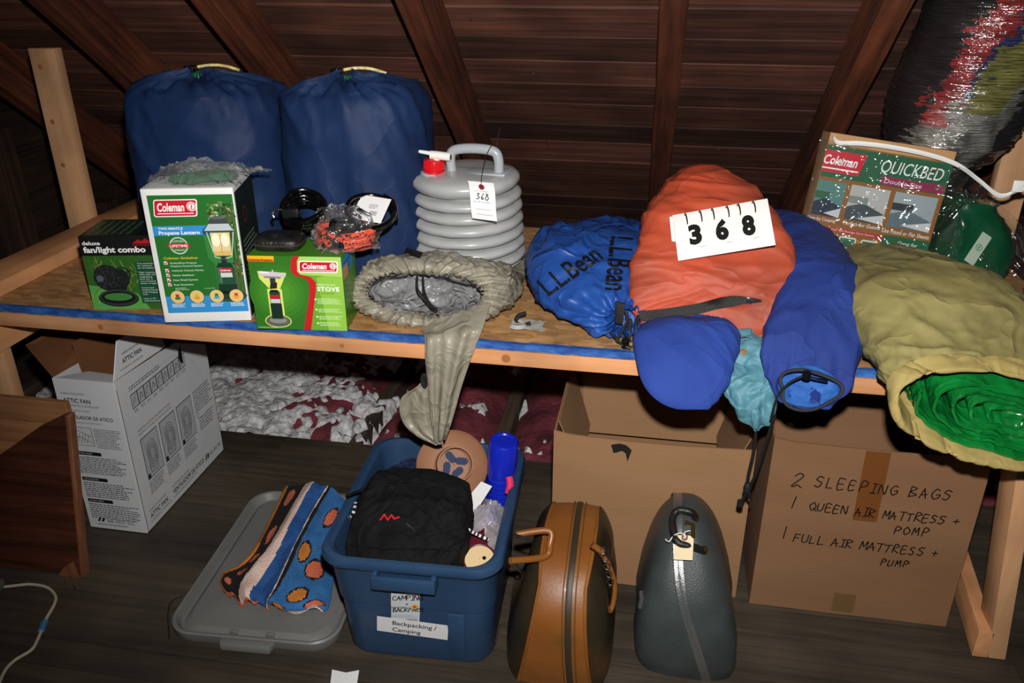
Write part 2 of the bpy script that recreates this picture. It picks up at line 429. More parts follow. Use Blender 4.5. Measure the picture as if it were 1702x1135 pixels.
floor = thing('floor', 'dark painted plank floor of the attic', None, (0, 0, 0), kind='structure')
y = .55
while y < 2.497:
    w = min(.0885, 2.5-y)
    cut = random.uniform(-1.6, 1.2)
    for a, b in ((-2.95, cut-.001), (cut+.001, 2.5)):
        dz = random.uniform(-.0012, .0012)
        MB().box((a, y, -.022), (b, y+w-.0022, dz)).build('floor_plank', M_floor, floor, local=True, smooth=False)
    y += w
MB().box((-2.95, .55, -.05), (2.5, 2.49, -.024)).build('subfloor', M_floor, floor, local=True, smooth=False)
M_joist = wood('grey_joist', '#3a2f26', '#5a4a3c', 'y', .8, 3, .4, .2)
for x in (-2.59, -2.07, -1.55, -1.05, -.515, .01, .53, 1.05, 1.57, 2.1):
    MB().box((x-.026, 2.45, -.2), (x+.026, 4.55, -.024)).build('joist', M_joist, floor, local=True, bevel=.003, seg=1, smooth=False)

# pink batts between the joists and white loose fill scattered over them
M_pink = mat('pink_glass_wool', '#54202a', .95, '#8a3a46', 9, bump=.9, bscale=45, detail=8)
M_fluff = mat('white_loose_fill', '#a9a9ac', .95, '#e6e6e8', 40, bump=.9, bscale=80, detail=8)
mb = MB()
for a, b in ((-2.56, -2.10), (-2.04, -1.58), (-1.52, -1.08), (-1.02, -.545), (-.485, -.02), (.04, .5), (.56, 1.02), (1.08, 1.54), (1.6, 2.07)):
    P = []
    for i in range(60):
        yy = 2.47+2.0*i/59; r = []
        for j in range(26):
            u = j/25; xx = a+(b-a)*u; edge = (1-(2*u-1)**4)
            z = -.09+edge*(.07+.035*nz((xx, yy, 0), 5)+.022*nz((xx, yy, 2), 14)+.014*nz((xx, yy, 3), 40))
            if yy < 2.53: z -= .04*(2.53-yy)/.06
            r.append((xx, yy, z))
        P.append(r)
    mb.grid(P)
tag(mb.build('glass_wool_insulation', M_pink, smooth=True), 'dusty pink glass wool insulation between the joists under the shelf', 'insulation', kind='stuff')
mb = MB(); P = []
def fluff(x, y):
    # thick on the left, only patches further right
    lim = .42-.62*max(0, min(1, (-.95-x)/.4))
    d = .6*nz((x, y, 5), 4.0)+.5*nz((x, y, 8), 12)+.42*nz((x, y, 8), 33)
    h = d-lim; base = -.02+.035*nz((x, y, 0), 5)+.022*nz((x, y, 2), 14)
    return base + (.004+.016*min(1, h*2.2)+.006*nz((x, y, 1), 40)+.004*nz((x, y, 1), 90) if h > 0 else -.004+.35*max(h, -.3))
nx, ny = 520, 190
P = [[(-2.5+3.9*j/(nx-1), 2.5+1.6*i/(ny-1), fluff(-2.5+3.9*j/(nx-1), 2.5+1.6*i/(ny-1))) for j in range(nx)] for i in range(ny)]
mb.grid(P)
tag(mb.build('loose_fill_insulation', M_fluff, angle=180), 'white fluffy loose insulation scattered over the pink batts', 'insulation', kind='stuff')

wl = thing('wall_left', 'dark boarded gable wall at the left end', None, (-2.7, 0, 0), kind='structure')
M_wall = wood('gable_boards', '#1f1712', '#3d2a1e', 'y', .8, 3, .4, .3)
M_studz = wood('gable_stud', '#32211a', '#523624', 'z', .8, 3, .4, .2)
z = -.2
while z < 2.9:
    MB().box((-.03, -.3, z), (0, 4.5, z+.176)).build('wall_board', M_wall, wl, local=True, bevel=.003, seg=1, smooth=False); z += .18
for yy in (1.9, 2.52, 2.98, 3.55): MB().box((0.002, yy-.05, -.02), (.1, yy+.04, 1.02+(3.0-yy)*.79-.02)).build('stud', M_studz, wl, local=True, bevel=.003, seg=1, smooth=False)

# ---------------------------------------------------------------- the home-made shelf
sh = thing('storage_shelf', 'home-made lumber shelf with strand board top and blue painted front edge', 'shelf', (-.4, 2.2, 0))
def osb():
    m = mat('strand_board', '#a87848', .65, '#c79a66', 14, (1, 1.6, 1), bump=.15, bscale=30, bstretch=(1, 2, 1), detail=3, contrast=(.3, .7))
    n = m.node_tree.nodes; L = m.node_tree.links; p = n['Principled BSDF']
    src = p.inputs['Base Color'].links[0].from_socket; tc = next(x for x in n if x.type == 'TEX_COORD')
    v = n.new('ShaderNodeTexVoronoi'); v.inputs['Scale'].default_value = 26; mp = n.new('ShaderNodeMapping')
    mp.inputs['Scale'].default_value = (1, 2.2, 1); mp.inputs['Rotation'].default_value = (0, 0, .5)
    L.new(tc.outputs['Object'], mp.inputs[0]); L.new(mp.outputs[0], v.inputs['Vector'])
    hs = n.new('ShaderNodeSeparateColor'); L.new(v.outputs['Color'], hs.inputs[0])
    mr = n.new('ShaderNodeMapRange'); mr.inputs[3].default_value = .62; mr.inputs[4].default_value = 1.12; L.new(hs.outputs[0], mr.inputs[0])
    mx = n.new('ShaderNodeVectorMath'); mx.operation = 'SCALE'; L.new(src, mx.inputs[0]); L.new(mr.outputs[0], mx.inputs['Scale'])
    L.new(mx.outputs[0], p.inputs['Base Color']); return m
M_osb = osb()
M_blue = mat('chipped_blue_paint', '#1b458e', .6, '#3a6cb4', 22, (1, 3, 3), bump=.4, bscale=60, contrast=(.35, .7))
MB().box((-1.9, 1.782, .78), (1.06, 2.72, .80)).build('deck', M_osb, sh, bevel=.001, seg=1, smooth=False)
P = []
for i in range(240):
    x = -1.9+2.96*i/239; a = .8006; yb = 1.7835+.011+.006*nz((x, 1, 1), 22)+.004*nz((x, 0, 0), 70)
    zl = .783+.0025*nz((x, 3, 3), 40)
    P.append([(x, yb, a), (x, 1.7805, a), (x, 1.7805, zl)])
MB().grid(P).build('painted_edge', M_blue, sh, smooth=False)
fr = MB().box((-1.95, 1.787, .737), (1.06, 1.876, .779)).build('front_rail', M_pine, sh, bevel=.003, seg=2)
for kx, kr in ((-.33, .011), (.06, .008), (-1.42, .008), (-.75, .006), (.12, .005)):
    MB().lathe([(0.0005, 0), (kr*.6, .0006), (kr, 0)], 14, (0, 0, 0), Matrix.Translation((kx, 1.7868, .757)) @ Matrix.Rotation(R(90), 4, 'X')).build('knot', M_knot, fr)
MB().box((-1.95, 2.63, .737), (1.06, 2.72, .779)).build('back_rail', M_pine, sh, bevel=.003)
MB().box((-1.872, 1.815, .8005), (-1.742, 2.72, .842)).build('end_rail', M_piney, sh, bevel=.004)
pl = MB().box((-1.965, 2.43, 0), (-1.875, 2.472, 1.385)).build('tall_post', M_pinez, sh, bevel=.004)
for z in (1.33, 1.16, 1.02): MB().lathe([(0.0005, .001), (.006, .001), (.008, 0)], 10, (0, 0, 0), Matrix.Translation((-1.93+.02*nz((z, 1, 1), 5), 2.4297, z)) @ Matrix.Rotation(R(90), 4, 'X')).build('knot', M_knot, pl)
for a, b in ((-1.805, -1.762), (.98, 1.02)):
    MB().box((a, 1.80, .645), (b, 2.70, .736)).build('cross_rail', M_piney, sh, bevel=.003)
MB().box((-1.86, 1.812, 0), (-1.772, 1.852, .644)).build('leg', M_pinez, sh, bevel=.003)
# the front right leg leans outwards at its foot
MB().prism([(.935, 1.79, 0), (.977, 1.79, 0), (.895, 1.79, .735), (.850, 1.79, .735)], (0, .09, 0)).build('leg', M_pinez, sh, bevel=.003)
MB().box((.985, 2.63, 0), (1.075, 2.672, 1.30)).build('tall_post', M_pinez, sh, bevel=.004)
MB().prism([(.895, 1.79, 0), (.934, 1.79, 0), (.934, 1.79, .085), (.895, 1.79, .085)], (.07, .71, 0)).build('floor_brace', M_piney, sh, bevel=.003)
# ---------------------------------------------------------------- printed cartons on the shelf
WHITE, BLACK, RED = '#f2f2f0', '#0c0c0c', '#c8102a'
def face(t, which, w, d, h, eps=.00022):
    o, u, v, W, H = {'front': ((0, 0, 0), (1, 0, 0), (0, 0, 1), w, h), 'right': ((w, 0, 0), (0, 1, 0), (0, 0, 1), d, h),
                     'top': ((0, 0, h), (1, 0, 0), (0, 1, 0), w, d), 'left': ((0, d, 0), (0, -1, 0), (0, 0, 1), d, h)}[which]
    return Print(o, u, v, eps=eps, W=W, H=H)
def carton(t, w, d, h, m, bulge=.004):
    """closed carton body: slightly bulged walls, folded edges, a seam across the lid"""
    n = 13; P = []
    mb = MB()
    def pane(f): mb.grid([[f(i/(n-1), j/(n-1)) for j in range(n)] for i in range(n)])
    b = lambda a, c: bulge*(1-(2*a-1)**2)*(1-(2*c-1)**2)
    pane(lambda a, c: (a*w, -b(a, c)*.0, c*h)); pane(lambda a, c: (a*w, d+b(a, c), c*h))
    pane(lambda a, c: (0-b(a, c), a*d, c*h)); pane(lambda a, c: (w+b(a, c)*.0, a*d, c*h))
    pane(lambda a, c: (a*w, c*d, h)); pane(lambda a, c: (a*w, c*d, 0))
    return mb.build('carton', m, t, local=True, bevel=.0018, seg=2, angle=30)
def badge(p, x0, y0, x1, y1, L=2, sh=.16):
    """red slanted badge with white outline, white name and lantern disc"""
    w, h = x1-x0, y1-y0
    bx, by = .018*p.W, .018*p.W
    p.rrect(x0, y0, x1, y1, WHITE, L, r=.006, shear=sh)
    p.rrect(x0+.012, y0+.012*p.W/p.H, x1-.012, y1-.012*p.W/p.H, RED, L+1, r=.005, shear=sh)
    p.text('Coleman', x0+w*.11, y0+h*.33, h*.46, WHITE, L+2, width=w*.62, bold=.03, shear=.2)
    p.rect(x0+w*.10, y0+h*.17, x0+w*.93, y0+h*.22, WHITE, L+2)
    cx, cy = x0+w*.885+sh*h*.5*p.H/p.W*.5, y0+h*.58
    p.disc(cx, cy, h*p.H*.27, WHITE, L+2); p.ring(cx, cy, h*p.H*.22, h*p.H*.04, RED, L+3)
    p.rect(cx-w*.012, cy-h*.14, cx+w*.012, cy+h*.12, RED, L+3)

# --- deluxe fan/light combo
M_dkgreen = mat('carton_dark_green', '#0d2b1c', .35, coat=.3)
w, d, h = .196, .15, .2
t = thing('fan_light_box', 'small dark green printed carton showing a black fan, left of the white lantern box', 'box', (-1.437, 1.80, .8008), (0, 0, R(12)))
carton(t, w, d, h, M_dkgreen)
p = face(t, 'front', w, d, h)
p.rect(0, .74, 1, 1, '#0b0b0d', 1)
# grass and pale ground of the picture
p.rect(0, 0, 1, .74, '#2c5a1d', 1); p.poly([(0, 0), (.75, 0), (.62, .22), (.3, .3), (0, .34)], '#4f9a45', 2)
for k in range(60):
    x = random.random()*.98; y = random.uniform(.05, .5); q = random.uniform(-.35, .45)
    a, b = (x, y), (min(.99, max(.01, x+q*.4)), min(.73, y+random.uniform(.12, .3)))
    p.stroke([a, b], random.uniform(.0008, .002), random.choice(('#6d8a2c', '#8a9a3a', '#44752a', '#a8a44e')), 3)
p.text('deluxe', .035, .885, .05, WHITE, 3, width=.23, bold=.02); p.text('fan/light combo', .035, .785, .075, WHITE, 3, width=.8, bold=.03)
p.poly([(.68, .90), (.76, .955), (.80, .93), (.86, .97), (.93, .90)], '#b01020', 3); p.text('Aztech Mountain Gear', .68, .872, .018, '#d02030', 3, width=.25)
# the fan: caged head, ring stand
for k, (cx, cy, r) in enumerate(((.27, .44, .036),)):
    p.disc(cx, cy, r, '#121414', 4)
    for j in range(6): p.ring(cx, cy, r-.001-j*.0055, .0014, '#3a4040' if j % 2 else '#262a2a', 5)
    for j in range(9): p.stroke([(cx, cy), (cx+r/p.W*math.cos(j*.7), cy+r/p.H*math.sin(j*.7))], .0015, '#3c4444', 5)
    p.disc(cx-.1, cy-.01, .009, '#50586a', 6); p.disc(cx+.03, cy, .011, '#1b1e1e', 6)
p.disc(.45, .43, .02, '#161818', 4, ry=.026); p.ring(.47, .48, .022, .004, '#202424', 5); p.stroke([(.5, .5), (.6, .54), (.64, .5)], .003, '#1a1c1c', 5)
p.disc(.36, .155, .052, '#0e0f10', 5, ry=.024); p.disc(.36, .175, .036, '#3c7a35', 6, ry=.011); p.ring(.36, .165, .05, .006, '#2c3032', 7, ry=.023)
p.poly([(.24, .2), (.48, .24), (.5, .32), (.22, .3)], '#141616', 5)
p.rect(.66, .08, .93, .66, '#0f4a30', 5)
for k, tx in enumerate(('Two speed fan', 'for superior', 'air circulation', '', 'High intensity', 'white LED with', 'magnifying', 'lens for a', 'concentrated', 'beam of light', '', 'Convenient', 'folding handle', 'with hanging', 'hook', '', 'Uses 2 "D"', 'cell batteries')):
    if tx: p.text(tx, .69, .625-k*.0305, .017, '#dfe8df', 6, width=min(.22, len(tx)*.0165))
p.build('front_print', t, local=True)
p = face(t, 'top', w, d, h); p.rect(.72, .02, 1, 1, '#0a0a0c', 1)
for k in range(6): p.para(.08+k*.1, .1, .14+k*.1, .9, 22, '#7e9a86', 2, fill=.3, rag=.5)
p.text('fan/light combo', .82, .95, .07, WHITE, 2, rot=-90, bold=.02); p.poly([(.9, .2), (.97, .35), (.9, .5)], '#a01424', 2)
p.build('top_print', t, local=True)

# --- propane lantern carton
M_white = mat('white_card', '#e9e9e6', .45, coat=.25)
w, d, h = .216, .2, .345
t = thing('lantern_box', 'tall white carton with a green front picturing a lit lantern', 'box', (-1.205, 1.752, .8008), (0, 0, R(14)))
carton(t, w, d, h, M_white)
p = face(t, 'front', w, d, h)
G = '#1f6b24'
p.rect(.06, .075, .985, .955, G, 1)
# leafy photograph along the right side
for k in range(330):
    x = random.uniform(.70, .985); y = random.uniform(.36, .9)
    if x < .8 and y < .74 and random.random() < .8: continue
    r = random.uniform(.002, .006)
    if x > .96: r = min(r, .003)
    p.disc(x, y, r, random.choice(('#2f6e26', '#5b8c3c', '#8fae62', '#234f1c', '#3d5a2b', '#b8c28a')), 2, n=6)
for x in (.9, .945): p.rect(x, .2, x+.022, .85, '#5d5136', 3)
badge(p, .10, .80, .575, .925, 3, .12)
p.rect(.06, .665, .70, .735, '#2f8fd0', 3); p.text('TWO MANTLE', .12, .708, .017, WHITE, 4, width=.27, bold=.02); p.text('Propane Lantern', .12, .673, .025, WHITE, 4, width=.45, bold=.03)
p.ring(.315, .59, .022, .003, '#c8d6c0', 4); p.disc(.315, .59, .0185, '#2f7a32', 4); p.rect(.2, .573, .43, .607, RED, 5); p.text('LIFETIME', .315, .58, .018, WHITE, 6, width=.2, align='c', bold=.02)
p.text('LIMITED', .315, .618, .011, WHITE, 6, width=.12, align='c'); p.text('WARRANTY', .315, .552, .011, WHITE, 6, width=.13, align='c')
p.text('Coleman', .12, .490, .017, '#e8b820', 4, width=.17, bold=.02, shear=.2); p.text('Exclusives', .31, .490, .017, '#e8b820', 4, width=.19, bold=.02, shear=.2)
for k, (y, tx) in enumerate(((.455, 'PerfectFlow Propane'), (.432, 'Pressure Control System'), (.398, 'Authentic Coleman Mantles'), (.362, 'Globe Stabilizer'), (.326, 'Heat Shield System'), (.290, 'Rust Resistant'))):
    p.text(tx, .185, y, .012, WHITE, 4, width=min(.36, .0155*len(tx)))
    if k != 1:
        p.rect(.115, y-.004, .155, y+.02, WHITE, 4); p.stroke([(.12, y+.01), (.133, y), (.16, y+.024)], .0022, RED, 5)
p.para(.19, .252, .35, .275, 2, '#b9cdb4', 4); p.text('5155A700', .52, .258, .009, '#b9cdb4', 4, width=.12)
p.rect(.06, .075, .985, .205, '#2f8fd0', 2)
for x, a, b in ((.2, '#b33038', '#2a7d46'), (.42, '#e0b030', '#d8a020'), (.645, '#2d7f4a', '#37a8d8'), (.87, '#d8392b', '#e8a53a')):
    p.disc(x, .2, .0185, '#1b3a20', 5); p.disc(x, .2, .0172, '#e8c37a', 6); p.rect(x-.03, .18, x+.03, .2, b, 7); p.rect(x-.02, .2, x+.02, .222, a, 7)
    p.para(x-.08, .118, x+.08, .15, 3, WHITE, 4)
# lantern picture
glow, dk, md = '#d7e8b0', '#0f2f22', '#1d4a36'
p.poly([(.60, .70), (.66, .735), (.93, .735), (.985, .70), (.95, .49), (.88, .45), (.9, .24), (.985, .2), (.985, .19), (.58, .19), (.60, .22), (.68, .25), (.68, .45), (.62, .49)], '#2f8038', 3)
p.disc(.79, .2, .044, '#2c4a3c', 4, ry=.016); p.disc(.79, .208, .038, '#17382a', 5, ry=.011)
p.rect(.685, .215, .895, .29, dk, 5); p.rect(.69, .29, .89, .42, md, 5); p.poly([(.69, .42), (.89, .42), (.86, .455), (.72, .455)], dk, 5)
p.rect(.70, .3, .74, .42, '#3d7058', 6); p.rect(.72, .385, .86, .415, RED, 7); p.text('Coleman', .73, .392, .014, WHITE, 8, width=.12, bold=.02, shear=.2); p.rect(.73, .345, .86, .38, '#cfd6cf', 7)
p.rect(.76, .455, .82, .5, '#10181a', 5); p.disc(.79, .485, .008, '#283032', 6)
p.stroke([(.64, .7), (.70, .5), (.77, .487)], .0022, '#c9d8c6', 6); p.stroke([(.945, .7), (.885, .5), (.81, .487)], .0022, '#c9d8c6', 6)
p.poly([(.69, .52), (.885, .52), (.895, .68), (.68, .68)], '#e4cf9a', 5)
p.poly([(.69, .51), (.885, .51), (.885, .545), (.69, .545)], '#e0b868', 6)
for x in (.735, .835): p.disc(x, .625, .010, '#fff4d2', 7, ry=.017)
p.rect(.783, .53, .79, .665, '#b58a4a', 7)
p.poly([(.61, .685), (.95, .685), (.90, .745), (.68, .745)], '#bfc7cc', 7); p.poly([(.61, .685), (.95, .685), (.945, .695), (.62, .695)], '#3a3f42', 8)
p.poly([(.68, .745), (.90, .745), (.88, .79), (.70, .79)], '#3d4446', 7); p.disc(.79, .79, .0185, '#596164', 8, ry=.004); p.rect(.78, .79, .8, .81, '#c9c9b0', 8)
p.build('front_print', t, local=True)
p = face(t, 'right', w, d, h); p.rect(.04, .02, 1, .96, '#16241c', 1); p.ring(.4, .75, .02, .004, '#8c1a22', 2); p.para(.15, .1, .9, .6, 14, '#6f7d74', 2)
p.build('side_print', t, local=True)
p = face(t, 'top', w, d, h); p.rect(0, .45, .35, .5, '#b5b5b2', 1); p.rect(.02, .62, .2, .9, '#3b3b3b', 1); p.para(.3, .1, .9, .3, 3, '#a3a3a0', 1)
p.build('lid_print', t, local=True)
lan = t

# --- stove carton
M_lime = mat('carton_green', '#3f7a1c', .4, coat=.25)
w, d, h = .228, .14, .193
t = thing('stove_box', 'green carton picturing a single burner stove on a fuel bottle', 'box', (-.957, 1.757, .8008), (0, 0, R(7)))
carton(t, w, d, h, M_lime)
p = face(t, 'front', w, d, h)
p.rect(0, 0, 1, 1, '#2f6f1c', 1)
# lighter halo band behind the burner and lime panel on the right
for k in range(5): p.disc(.3, .5, .075-.012*k, ('#33751d', '#387d1f', '#3d8421', '#438b24', '#4a9328')[k], 2+k*.2)
p.poly([(.56, 0), (1, 0), (1, 1), (.5, 1), (.5, .78), (.66, .72), (.66, .5)], '#6aa52c', 2); p.poly([(.8, 0), (1, 0), (1, .8), (.72, .72)], '#8cc044', 3); p.poly([(.52, .76), (1, .74), (1, 1), (.52, 1)], '#a9d060', 3.3)
p.poly([(.52, 0), (.60, 0), (.70, .55), (.71, .66), (.66, .73), (.55, .76), (.52, .8), (.53, .94), (.56, 1), (.49, 1), (.46, .92), (.45, .80), (.49, .745), (.6, .71), (.635, .65), (.625, .5)], '#c01a1e', 4)
badge(p, .535, .79, .955, .945, 5, .1)
p.rect(0, .925, .285, 1, '#f0b41e', 5); p.rect(0, .925, .285, .955, '#d86a1a', 5.2); p.text('Coleman Propane', .01, .935, .03, '#7a2410', 6, width=.25, bold=.02)
p.text('PERFECTFLOW', .715, .615, .028, '#d9e8b8', 6, width=.2); p.text('STOVE', .715, .545, .055, WHITE, 6, width=.24, bold=.03, space=1.1); p.text('ONE BURNER', .75, .505, .02, '#2d5a14', 6, width=.15)
for k, y in enumerate((.42, .28, .18, .09)):
    p.disc(.685, y+.01, .0025, '#dfeecb', 6); p.para(.705, y-.055 if k == 0 else y-.03, .98, y+.03, 4 if k == 0 else 3, '#cfe4ae', 6)
p.para(.02, .02, .25, .035, 1, '#dfeecb', 6)
y = '#d8e070'
p.disc(.25, .12, .0335, y, 6, ry=.018); p.rect(.17, .15, .33, .56, y, 6); p.poly([(.2, .56), (.31, .56), (.4, .78), (.09, .80), (.1, .7)], y, 6)
p.disc(.25, .12, .031, '#5d5f55', 7, ry=.0155); p.disc(.25, .13, .022, '#8a8a80', 8, ry=.008)
p.rect(.185, .15, .31, .36, '#0d2b22', 8); p.rect(.19, .36, .305, .52, '#164034', 8); p.poly([(.19, .52), (.305, .52), (.28, .55), (.21, .55)], '#081713', 8)
p.rect(.195, .43, .3, .48, RED, 9); p.rect(.195, .37, .3, .425, '#c4ccc4', 9)
p.poly([(.2, .56), (.28, .57), (.29, .65), (.22, .66)], '#1e2420', 8)
p.poly([(.1, .74), (.38, .72), (.4, .765), (.3, .79), (.11, .80)], '#cfc3cc', 8); p.poly([(.16, .71), (.33, .70), (.34, .73), (.15, .735)], '#8b8790', 9); p.rect(.215, .64, .275, .71, '#2e3230', 9)
p.poly([(.11, .775), (.22, .77), (.2, .79), (.12, .8)], '#f3eef2', 9); p.rect(.25, .78, .262, .82, '#d9d3da', 9)
p.build('front_print', t, local=True)
p = face(t, 'right', w, d, h); p.rect(0, .72, .75, .95, '#1f7fb8', 1); p.para(.1, .75, .6, .9, 3, '#123c58', 2); p.rect(.02, .68, .38, .84, '#b98b52', 3)
p.build('side_print', t, local=True)
p = face(t, 'top', w, d, h); p.rect(0, 0, 1, 1, '#437f1e', 1); p.rect(.0, .6, .3, .64, '#356a18', 2); p.build('lid_print', t, local=True)
stove = t
# ---------------------------------------------------------------- soft bags on the shelf
DECK = .8012
def on_deck(c): return DECK if c.y > 1.785 else -9
# --- two navy sleeping-bag sacks
M_navy = mat('navy_nylon', '#12264a', .62, '#172e56', 4, spec=.3, wr=(5, .22, (1, 1, .5)))
M_green_in = mat('green_lining', '#0f5a34', .6)
M_cord_y = mat('yellow_cord', '#b9a25a', .8, '#efe2a8', 90)
M_blackpl = mat('black_plastic', '#0b0b0c', .35)
def sleeping_sack(name, label, cx, cy, rxx, ryy, H, seed, lean):
    t = thing(name, label, 'sack', (cx, cy, DECK), group='navy sleeping bag sacks')
    n = 120; prof = [(.0, .80, .0), (.02, .95, 0), (.08, 1.02, 0), (.25, 1.04, .0), (.45, 1.02, 0), (.65, 1.0, 0), (.80, .985, 0), (.88, .955, 0), (.935, .87, .1), (.965, .72, .35), (.985, .52, .7), (.992, .34, 1), (1.0, .2, 1), (1.012, .13, 1), (1.02, .10, 1), (.99, .085, 1), (.95, .08, .6)]
    keys = catmull([(a, b, c) for a, b, c in prof], 90); rings = []
    for i, k in enumerate(keys):
        zz, rr, pl = k; ring = []
        for j in range(n):
            th = 2*PI*j/n; e = 2.6
            ct, st = math.cos(th), math.sin(th)
            x = rxx*rr*math.copysign(abs(ct)**(2/e), ct); yv = ryy*rr*math.copysign(abs(st)**(2/e), st)
            g = max(0, pl)
            pleat = math.sin(th*19+seed+2*nz((ct, st, 0), 1.5, seed))*.016*g*(.35+rr)
            q = Vector((x*1.0, yv, zz*H))
            # gather sits forward of the middle
            off = -.30*ryy*max(0, min(1, (1-rr)/.6)) if zz > .7 else 0
            sag = .03*math.sin(th*2+seed)*max(0, .9-rr)
            ring.append((cx+x+lean*zz*H, cy+yv+off, DECK+zz*H+pleat+sag*g*.4))
        rings.append(ring)
    def d(p, nn):
        h = (p.z-DECK)/H
        a = cloth(.015, 4.5, seed, .9, (1, 1, .5))(p, nn)+cloth(.004, 11, seed+3, .3)(p, nn)
        return a*min(1, 4*h+.15)*(.45 if h > .97 else 1)
    mb = MB().grid(rings, cv=True, cap0=True, cap1=True)
    o = mb.build('sack_body', M_navy, t, disp=d, clampz=on_deck, angle=60)
    gy = cy-.30*ryy*.95; gx = cx+lean*H
    m2 = MB().lathe([(.001, .0), (.018, .004), (.026, -.012), (.02, -.03)], 14, (gx, gy, DECK+H*1.008)); m2.build('lining', M_green_in, t, disp=cloth(.006, 60, seed))
    cz = DECK+H*1.02
    MB().tube(catmull([(gx-.03, gy+.01, cz-.008), (gx-.025, gy+.03, cz+.004), (gx+.01, gy+.045, cz+.010), (gx+.05, gy+.055, cz+.008), (gx+.09, gy+.065, cz-.004)], 24), .0042, 7).build('draw_cord', M_cord_y, t)
    MB().box((gx-.045, gy+.0, cz-.012), (gx-.015, gy+.03, cz+.012)).build('cord_lock', M_blackpl, t, bevel=.004)
    # seam round the shoulder
    return t
sleeping_sack('sleeping_bag_sack', 'navy nylon sleeping bag sack standing by the tall left post', -1.275, 2.275, .232, .205, .545, 1.3, -.0)
sleeping_sack('sleeping_bag_sack', 'navy nylon sleeping bag sack standing behind the cable locks beside the water jug', -.832, 2.24, .203, .2, .55, 6.1, .0)

# --- taupe coated-nylon sack with a gathered mouth, one sleeve hanging off the shelf
M_taupe = mat('taupe_nylon', '#857f70', .38, '#989282', 7, wr=(12, .4))
M_silver = mat('grey_coating', '#7f7f81', .3, '#919192', 6, wr=(14, .7))
M_cordb = mat('black_cord', '#0e0e0f', .7, bump=.3, bscale=200)
t = thing('nylon_stuff_sack', 'taupe nylon sack with gathered open mouth and grey lining in front of the jug', 'sack', (-.56, 2.0, DECK))
fx = Vector((1, 0, 0)); fv = Vector((0, .62, .78)).normalized()
def rk(cx, cy, cz, a, b, e=2.2, v=fv): return ((cx, cy, cz), fx*a, v*b, e)
fl_ = Vector((0, .05, 1))
outer = [rk(-.564, 1.900, .866, .150, .054), rk(-.564, 1.880, .873, .160, .062), rk(-.562, 1.880, .874, .182, .083), rk(-.555, 1.910, .870, .203, .100), rk(-.545, 1.97, .862, .210, .094, 2.3),
         rk(-.542, 2.05, .850, .206, .060, 2.4, Vector((0, .3, .95))), rk(-.545, 2.16, .828, .2, .026, 2.6, fl_), rk(-.54, 2.28, .824, .195, .022, 2.6, fl_), rk(-.54, 2.38, .82, .16, .017, 2.4, fl_), rk(-.54, 2.42, .815, .1, .01, 2.2, fl_)]
mb = loft(outer, 90, 320, cap0=False)
def dt(p, nn):
    th = math.atan2((p-Vector((-.564, 1.885, .873))).dot(fv)/.06, (p.x+.564)/.155)
    near = max(0, 1-abs(p.y-1.885-.62*(p.z-.87)*.8)/.07)
    g = near*(.0042*math.sin(th*46+2*nz((math.cos(th), math.sin(th), 0), 2))+.0022*math.sin(th*73+1))
    a = 1 if p.y < 2.1 else .3
    return g+a*(1-.75*near)*(cloth(.015, 7, 3, .5)(p, nn)+cloth(.005, 20, 5, .3)(p, nn))
tb_ = bvh_of(mb.build('sack_body', M_taupe, t, disp=dt, clampz=on_deck, angle=70))
inner = [rk(-.564, 1.898, .866, .149, .053), rk(-.562, 1.920, .860, .152, .055), rk(-.562, 1.955, .85, .152, .05), rk(-.562, 1.99, .84, .125, .034), rk(-.562, 2.005, .838, .05, .015), rk(-.562, 2.007, .838, .005, .002)]
loft(inner, 40, 120, cap0=False).build('sack_lining', M_silver, t, disp=lambda p, n_: cloth(.016, 13, 8, .6)(p, n_), clampz=on_deck, angle=75)
MB().tube(catmull([(-.58, 1.907, .913), (-.575, 1.885, .886), (-.555, 1.873, .866), (-.535, 1.865, .846), (-.525, 1.863, .840)], 24), .0032, 6).tube(catmull([(-.565, 1.907, .914), (-.558, 1.885, .883), (-.545, 1.873, .860), (-.53, 1.865, .843)], 20), .0032, 6).build('draw_cord', M_cordb, t)
MB().lathe([(.001, -.006), (.006, -.004), (.006, .005), (.001, .007)], 8, (-.524, 1.860, .840)).build('cord_end', M_cordb, t)
MB().poly([at(672, 421, tb_, Y=2.0, off=.003), at(698, 430, tb_, Y=2.0, off=.003), at(703, 421, tb_, Y=2.0, off=.003), at(676, 413, tb_, Y=2.0, off=.003)]).build('hook_tab', M_cordb, t, solid=.003)
# hanging sleeve: two flat folds of cloth dropping over the shelf edge
def drape(Lf, Rt, Ys, name, m, parent, fold, ph, n=60, k=26):
    cl, cr = catmull([(a, b, c) for (a, b), c in zip(Lf, Ys)], n), catmull([(a, b, c) for (a, b), c in zip(Rt, Ys)], n); P = []
    for i in range(n):
        r = []; v_ = i/(n-1)
        for q in range(k):
            u = q/(k-1); a = cl[i].lerp(cr[i], u)
            yy = a.z-fold*(math.sin(PI*u)*.6+.5*math.sin(u*PI*3+ph+2.0*v_)*min(1, 3*v_)+.25*math.sin(u*PI*7+ph-3*v_)*min(1, 3*v_))
            w_ = at(a.x, a.y, Y=yy)
            if w_.y > 1.776: w_.z = max(w_.z, DECK+.004)
            r.append(w_)
        P.append(r)
    return MB().grid(P).build(name, m, parent, solid=.0015, angle=60)
sl = drape([(700, 538), (703, 552), (706, 566), (707, 600), (711, 640), (715, 690), (722, 736)], [(815, 505), (808, 528), (801, 550), (787, 585), (768, 640), (752, 695), (739, 731)], (1.845, 1.80, 1.762, 1.752, 1.748, 1.744, 1.742), 'hanging_sleeve', M_taupe, t, .016, .4)
